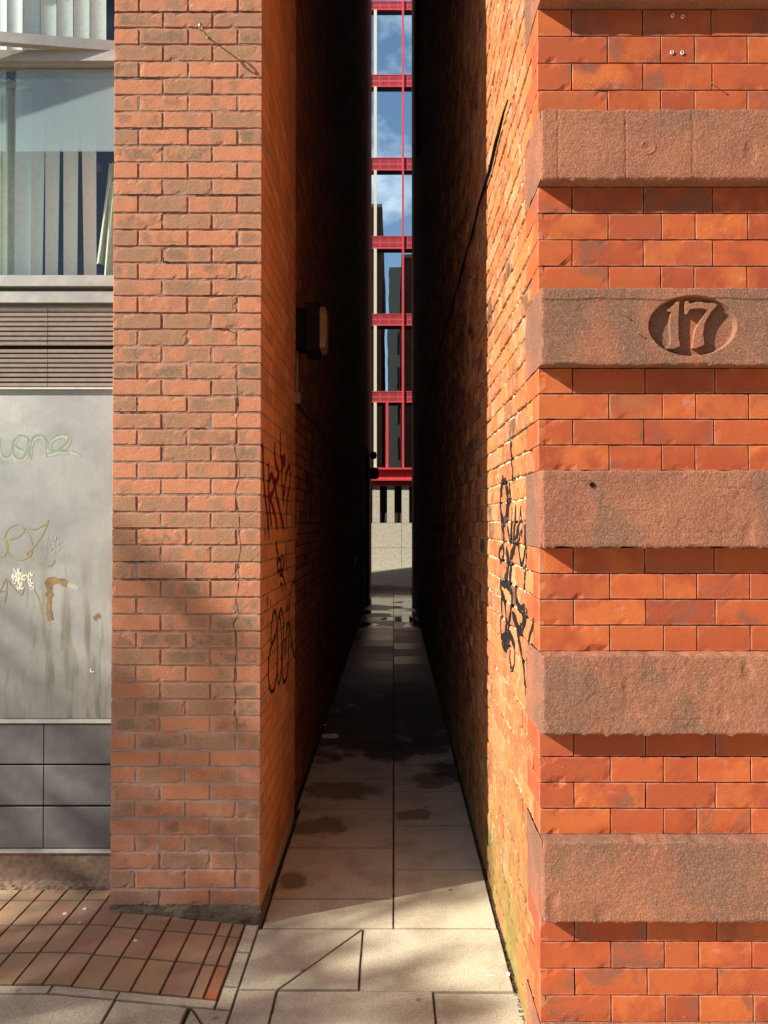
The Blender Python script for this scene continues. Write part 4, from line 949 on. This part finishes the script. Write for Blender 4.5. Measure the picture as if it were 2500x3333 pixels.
# wall plugs
for (x, y, lb) in ((984/2.011, 101/2.011, 'upper left'), (1051/2.011, 107/2.011, 'upper right'), (981/2.011, 342/2.011, 'lower left'), (1048/2.011, 345/2.011, 'lower right')):
    p = at(1700+x, y, YR-.002); E = empty('wall_plug', p, f'pale ring shaped wall plug in red brick, {lb} of the four plugs', 'wall plug', 'pale wall plugs in the red brickwork')
    m_ = MB(); n = 16; ro_, ri = .0062, .0034
    rings = []
    for (r_, dy) in ((ro_, .004), (ro_, -.0015), (ri, -.0015), (ri, .003)): rings.append([m_.vert(p+Vector((math.cos(t)*r_, dy, math.sin(t)*r_))) for t in [k*2*math.pi/n for k in range(n)]])
    for a, b in zip(rings, rings[1:]):
        for k in range(n): m_.face(a[k], a[(k+1) % n], b[(k+1) % n], b[k])
    part('collar', m_, M['wallplug'], E, True)
    m_ = MB(); v = [m_.vert(p+Vector((math.cos(t)*.0036, .0018, math.sin(t)*.0036))) for t in [k*2*math.pi/n for k in range(n)]]; m_.face(*v); part('hole', m_, M['void'], E)
def nail(px, py, Y, L, lb, dirv=(0, -1, -.1)):
    p = at(px, py, Y); m_ = MB(); d = Vector(dirv).normalized(); m_.tube([p-d*.01, p+d*L], .0013, 8); m_.tube([p+d*L, p+d*(L+.0012)], .0032, 10)
    o = m_.build('nail', M['galv'], None, loc=p); tag(o, lb, 'nail', 'nails in the right hand front')
nail(1700+655/2.011, 2055/2.011, YR-PJ+.001, .012, 'small nail in the numbered stone, above and left of the oval')
nail(2000+252/3.318, 900+612/3.318, YR-PJ+.001, .010, 'small nail in the numbered stone, close to the left of the oval')
nail(1700+1238/2.011, 546/2.011, YR, .022, 'thin nail in a brick joint two courses above the upper stone band', (-.1, -1, -.05))
m_ = MB(); p = at(1700+437/1.924, 1050+1015/1.924, YR-PJ); m_.tube([p+Vector((0, .004, 0)), p+Vector((0, -.003, 0))], .0085, 9); o = m_.build('fixing_stub', M['black'], None, loc=p); tag(o, 'dark lump of old fixing near the top of the third stone band', 'fixing')

# bulkhead lamp with its conduit
p0 = wall_at(968, 1150, XD); LY = 4.80; LM = empty('bulkhead_lamp', (XL, LY, zat(1150, LY)), 'black bulkhead lamp with yellowed lens on the left passage wall', 'wall lamp')
zb_, zt_ = zat(1150, LY), zat(980, LY)
m_ = MB()
def lampring(x, ins, yi=0): return [(x, LY+.0+ins+yi, zb_+ins+.02), (x, LY+ins*.5+yi, zb_+ins+.045), (x, LY+ins*.5+yi, zt_-ins-.045), (x, LY+ins+.02+yi, zt_-ins), (x, LY+.2-ins-.02, zt_-ins), (x, LY+.2-ins, zt_-ins-.03), (x, LY+.2-ins, zb_+ins+.03), (x, LY+.18-ins, zb_+ins)]
rs = [lampring(XD, .03), lampring(XL+.035, .03), lampring(XL+.045, .0), lampring(XL+.125, .0), lampring(XL+.135, .012)]
ids = [[m_.vert(p) for p in r_] for r_ in rs]
for a, b in zip(ids, ids[1:]):
    for k in range(8): m_.face(a[k], b[k], b[(k+1) % 8], a[(k+1) % 8])
m_.face(*ids[-1]); part('housing', m_, M['black'], LM)
m_ = MB(); x0_, x1_ = XL+.137, XL+.178
a = [m_.vert(p) for p in lampring(x0_, .022)]; b = [m_.vert(p) for p in lampring(x1_-.012, .026)]; c = [m_.vert(p) for p in lampring(x1_, .045)]
for q, r_ in ((a, b), (b, c)):
    for k in range(8): m_.face(q[k], r_[k], r_[(k+1) % 8], q[(k+1) % 8])
m_.face(*c); part('lens', m_, M['lens'], LM)
for dz in (.06, .26):
    m_ = MB(); m_.tube([(XL+.128, LY+.01, zb_+dz), (XL+.140, LY+.01, zb_+dz)], .004, 8); part('screw', m_, M['galv'], LM)
yc = LY+.10; zc0 = zat(1300, 4.95)
m_ = MB(); m_.tube([(XD+.012, yc, zb_+.04), (XD+.012, yc, zb_-.03), (XD+.012, yc+.004, zb_-.12), (XD+.012, yc-.012, zc0+.07), (XD+.012, yc-.012, zc0+.01)], .009, 8)
CO = m_.build('conduit', M['grey'], None, True, loc=(XD, yc, zc0)); tag(CO, 'grey conduit dropping from the black lamp to a small box', 'conduit')
m_ = MB(); m_.box(XD+.001, XD+.035, yc-.035, yc+.02, zc0-.035, zc0+.03); o = m_.build('junction_box', M['grey'], None, loc=(XD, yc, zc0)); tag(o, 'small grey junction box on the passage wall under the lamp', 'junction box')
m_ = MB(); pts = [(XD+.014, yc+.02+.4*i, zc0-.03-.012*math.sin(i*1.4)) for i in range(20)]; m_.tube(pts, .008, 6); o = m_.build('cable', M['black'], None, True, loc=pts[0]); tag(o, 'black cable running along the left passage wall from the grey box', 'cable')
# cable on the right passage wall
zc = wall_at(1590, 588, XR).z
m_ = MB(); pts = [(XR-.012, 3.10+.12*i, zc + .012*math.sin(i*.9) + .006*math.sin(i*2.3)) for i in range(110)]; m_.tube(pts, [.003+.0055*min(1, i/3)*(1 if i < 8 else .62) for i in range(110)], 7); o = m_.build('cable', M['black'], None, True, loc=pts[0]); tag(o, 'thick black cable clipped high along the sunlit right passage wall', 'cable')
# things fixed at the far left end of the passage
def blob(name, px0, px1, py0, py1, Y, lab, cat, mat='black', d=.12):
    a = at(px0, py1, Y); b = at(px1, py0, Y); m_ = MB(); cx_, cz_ = (a.x+b.x)/2, (a.z+b.z)/2; rx, rz = (b.x-a.x)/2, (b.z-a.z)/2
    prof_ = [(-d/2, .55), (-d*.4, .85), (0, 1), (d*.35, 1), (d/2, .8)]; rings = []
    for dy, s_ in prof_: rings.append([m_.vert((cx_+rx*s_*math.copysign(abs(math.cos(t))**.6, math.cos(t)), Y+dy, cz_+rz*s_*math.copysign(abs(math.sin(t))**.6, math.sin(t)))) for t in [k*math.pi/8+.001 for k in range(16)]])
    for p_, q in zip(rings, rings[1:]):
        for k in range(16): m_.face(p_[k], p_[(k+1) % 16], q[(k+1) % 16], q[k])
    m_.face(*rings[0][::-1]); m_.face(*rings[-1]); return m_, Vector((cx_, Y, cz_)), lab, cat
m_, c_, lb, ct_ = blob('x', 1205, 1226, 1470, 1494, 20, '', ''); arm = (XD-.01, 20., c_.z); m_.tube([arm, (c_.x, 20., c_.z)], .03, 6)
o = m_.build('security_camera', M['black'], None, loc=c_); tag(o, 'small black camera bracketed near the far end of the left passage wall', 'camera')
m_, c_, lb, ct_ = blob('x', 1203, 1234, 1521, 1560, 19.5, '', ''); m_.tube([(XD-.01, 19.5, c_.z+.1), (c_.x, 19.5, c_.z+.1)], .03, 6)
o = m_.build('wall_lantern', M['black'], None, loc=c_); tag(o, 'dark rounded wall lantern under the black camera at the far end', 'wall lamp')
m_ = MB(); m_.tube([(XD+.05, 16+.6*i, 3.35) for i in range(3)] + [(XD+.05, 17.3, 3.2), (XD+.05, 17.3, .02)], .035, 8)
o = m_.build('drainpipe', M['black'], None, True, loc=(XD+.05, 17.3, 0)); tag(o, 'black drainpipe on the left passage wall towards its far end', 'drainpipe')
m_ = MB(); pq = [(1161, 1825), (1173, 1812), (1174, 1826), (1163, 1842)]
Yq = 12.0; V_ = [at(x, y, Yq) for x, y in pq]; V_ = [Vector((XD+.03, Yq+(v.x-V_[0].x)*2, v.z)) for v in V_]; m_.prism([(v.x, v.y, v.z) for v in V_], (.01, 0, 0)); o = m_.build('reflector', M['white2'], None, loc=V_[0]); tag(o, 'small pale slanted plate fixed low on the dark left passage wall', 'plate')
m_ = MB(); m_.tube([(XR-.03, 14, 8.5), (XR-.05, 14, 10.2), (XR-.03, 14, 11.8)], .04, 6); o = m_.build('bracket', M['black'], None, loc=(XR-.03, 14, 8.5)); tag(o, 'dark bracket jutting from the right passage wall high up', 'bracket')

def ground_at(px, py):
    z = 0
    for _ in range(6):
        d = at(px, py, 1.); k = (CAMZ-z)/(CAMZ-d.z); x = d.x*k; z = g(x)
    return Vector((x, k, z))
def scrap(name, px, py, sx, sy, sz, mat, lab, cat, group=None, seed=0, crumple=.4):
    c = ground_at(px, py); m_ = MB(); n = 7; idx = {}
    for i in range(n):
        for j in range(n):
            a = i/(n-1)*2-1; b = j/(n-1)*2-1; rr = 1 - .35*max(0, math.hypot(a, b)-.8)
            h = sz*(.25+crumple*abs(noise.noise(Vector((a*2+seed, b*2, seed))))*2)*(1 - .7*max(abs(a), abs(b))**2)
            idx[i, j] = m_.vert(c + Vector((a*sx*.5*rr*(1+.3*noise.noise(Vector((b*2, seed, a))))*1, b*sy*.5*rr*(1+.3*noise.noise(Vector((a*2, 3, seed)))), .001+h)))
    for i in range(n-1):
        for j in range(n-1): m_.face(idx[i, j], idx[i+1, j], idx[i+1, j+1], idx[i, j+1])
    low = [m_.vert((m_.v[idx[q]][0], m_.v[idx[q]][1], c.z+.0008)) for q in [(i, 0) for i in range(n)] + [(n-1, j) for j in range(1, n)] + [(i, n-1) for i in range(n-2, -1, -1)] + [(0, j) for j in range(n-2, 0, -1)]]
    rg_ = [idx[q] for q in [(i, 0) for i in range(n)] + [(n-1, j) for j in range(1, n)] + [(i, n-1) for i in range(n-2, -1, -1)] + [(0, j) for j in range(n-2, 0, -1)]]
    for k in range(len(low)): m_.face(low[k], low[(k+1) % len(low)], rg_[(k+1) % len(low)], rg_[k])
    o = m_.build(name, M[mat], None, loc=c); tag(o, lab, cat, group); return o
scrap('paper_scrap', 1075, 2397, .15, .13, .035, 'white2', 'crumpled white paper lying on the dark passage floor by the left wall', 'litter', seed=3)
scrap('paper_scrap', 1057, 2360, .03, .03, .02, 'white2', 'tiny white scrap just behind the crumpled white paper', 'litter', seed=4)
scrap('paper_scrap', 1185, 2052, .16, .3, .02, 'white2', 'thin pale scrap far down the dark passage floor', 'litter', seed=6)
scrap('petal', 277, 2960, .022, .012, .010, 'petal', 'curled pale petal on the clay pavers, nearest the plinth', 'petal', 'pale petals on the clay pavers', 1, .9)
scrap('petal', 212, 2976, .022, .010, .008, 'petal', 'curled pale petal at the left of the clay pavers', 'petal', 'pale petals on the clay pavers', 2, .9)
scrap('petal', 260, 3004, .011, .008, .006, 'petal', 'tiny pale petal in a paver joint below the two curled ones', 'petal', 'pale petals on the clay pavers', 5, .9)
scrap('petal', 442, 3063, .018, .010, .008, 'petal', 'pale petal on the clay pavers in front of the pier', 'petal', 'pale petals on the clay pavers', 7, .9)
scrap('pebble', 1655, 3174, .014, .014, .014, 'petal', 'small white pebble against the foot of the right passage wall', 'pebble', None, 8, 1.2)
scrap('twig', 1598, 3176, .035, .008, .004, 'petal', 'short pale twig on the granite slab near the white pebble', 'twig', None, 9)
# dirt and crumbs along the wall feet
m_ = MB(); dr = random.Random(8)
def crumb(x, y, z, s_):
    a = dr.uniform(0, 6.28); pts = []
    for k in range(4): r_ = s_*dr.uniform(.5, 1.2); pts.append((x+math.cos(a+k*1.57)*r_, y+math.sin(a+k*1.57)*r_, z+.0005))
    b = [m_.vert(p) for p in pts]; t_ = m_.vert((x, y, z+s_*dr.uniform(.5, 1.1)))
    for k in range(4): m_.face(b[k], b[(k+1) % 4], t_)
for i in range(1500):
    y = 2.3 + dr.random()**1.4*5; crumb(XR-.002-abs(dr.gauss(0, .007)), y, 0, dr.uniform(.001, .0045))
for i in range(500): y = YL + dr.random()*3; crumb(XL+.006+abs(dr.gauss(0, .009)), y, 0, dr.uniform(.001, .004))
for i in range(900):
    x = dr.uniform(-2.6, XL-.6); y = YB-.02-abs(dr.gauss(0, .05)); crumb(x, y, g(x)+.004, dr.uniform(.001, .004))
for i in range(500):
    k = dr.randrange(0, 16); x = -.662 - k*.1105 + dr.gauss(0, .002); y = dr.uniform(2.92, 3.7); crumb(x, y, g(x)-.006, dr.uniform(.001, .003))
for i in range(130): x = dr.uniform(-1.6, .45); y = dr.uniform(2.7, 4.2); crumb(x, min(y, 3.4) if x < XL else y, g(x), dr.uniform(.0008, .0022))
o = m_.build('wall_foot_dirt', M['dirt']); tag(o, 'dark crumbs and leaf dirt gathered in joints and along the wall feet', 'dirt', None, 'stuff')
m_ = MB()
for i in range(600):
    c = dr.choice([(-.76, 2.862), (-1.03, 2.86), (-.70, 2.92), (-.448, 2.90), (-.75, 2.75)]); x = c[0]+dr.gauss(0, .012); y = c[1]+dr.gauss(0, .010 if c[0] != -.448 else .04)
    if c[0] == -.448: x = -.448+dr.gauss(0, .003)
    crumb(x, y, g(x)-.005, dr.uniform(.0015, .004))
o = m_.build('joint_moss', M['moss']); tag(o, 'green moss growing in the paving joints', 'moss', None, 'stuff')

# ================================================================= BEHIND THE CAMERA: street tree that dapples the sunlight, houses opposite
def tree(x, y, H, cz, rad, seed, nleaf, lab, centers):
    q = random.Random(seed); E = empty('street_tree', (x, y, 0), lab, 'tree'); t = MB()
    t.tube([(x, y, -.1), (x+.03, y, 1.6), (x-.02, y+.04, 3.2), (x+.05, y, cz-rad*.7), (x, y, cz+rad*.4)], [.13, .11, .09, .07, .03], 10)
    for c in centers:
        m0 = Vector((x+.02, y, cz-rad*.8+q.uniform(-.2, .6))); e = Vector(c[:3]); t.tube([m0, m0.lerp(e, .5)+Vector((0, 0, .15)), e], [.04, .025, .01], 6)
    part('trunk', t, M['bark'], E, True); c_ = MB()
    for c in centers:
        for i in range(int(nleaf*c[3])):
            d = Vector((q.gauss(0, 1), q.gauss(0, 1), q.gauss(0, .8)))*c[3]*.5; p = Vector(c[:3])+d
            u = Vector((q.uniform(-1, 1), q.uniform(-1, 1), q.uniform(-.6, .6))).normalized(); v = u.cross(Vector((q.uniform(-1, 1), q.uniform(-1, 1), q.uniform(-1, 1)))).normalized(); s_ = q.uniform(.04, .075)
            b = [c_.vert(p+u*s_*1.5), c_.vert(p+v*s_*.7), c_.vert(p-u*s_*1.2), c_.vert(p-v*s_*.7)]; c_.face(*b)
    part('crown', c_, M['leaf'], E); return E
S = -LD/abs(LD.x)
def shade(px, py, Y, t, r_):      # a leaf clump standing between the sun and a spot of the scene
    p = at(px, py, Y) + S*t; return (p.x, p.y, p.z, r_)
def shadeg(px, py, t, r_): p = ground_at(px, py) + S*t; return (p.x, p.y, p.z, r_)
cl = [shade(600, 2000, YL, 11.2, .22), shade(430, 2300, YL, 10.6, .34),  shade(480, 2700, YL, 11, .40), shade(700, 2480, YL, 11.5, .28), shade(120, 2550, YB, 11.3, .5), shade(250, 2800, YB, 10.8, .4), shade(60, 2200, YB, 11, .3),
      shadeg(300, 3120, 11, .42), shadeg(600, 3180, 11.4, .4), shadeg(100, 3080, 10.5, .32), shadeg(950, 3290, 11.2, .22), shadeg(1150, 3245, 11.8, .13), shadeg(1000, 3120, 10.7, .10), shadeg(650, 3050, 11.3, .2), shadeg(800, 3400, 11, .35), shadeg(1400, 3290, 11.4, .14)]
tree(-11.6, -1.5, 9, 7.2, 1.6, 5, 210, 'young street tree on the near pavement up the street to the left', cl)
HB = empty('tall_building', (12, -18, 0), 'tall plain building across the near street behind the viewer', 'building')
m_ = MB(); m_.box(-.56, 26, -24, -14, -.15, 21.); m_.box(-.50, 26, -24, -14, 21.4, 26.5); m_.box(-.2, 26, -24, -14.2, 21., 21.4); part('wall', m_, M['darkclad'], HB)
for i in range(7):
    for j in range(6):
        m_ = MB(); m_.box(.4+i*3.4, 2.4+i*3.4, -14, -13.96, 1.+j*3.4, 3.2+j*3.4); part('window', m_, M['black'], HB)
LBK = empty('pale_building', (-7, -50, 0), 'lower pale building farther behind the viewer', 'building')
m_ = MB(); m_.box(-14, -.3, -55, -45, -.15, 17.); m_.box(-14.2, -.1, -55.2, -44.8, 17., 17.4); part('wall', m_, M['stone'], LBK)
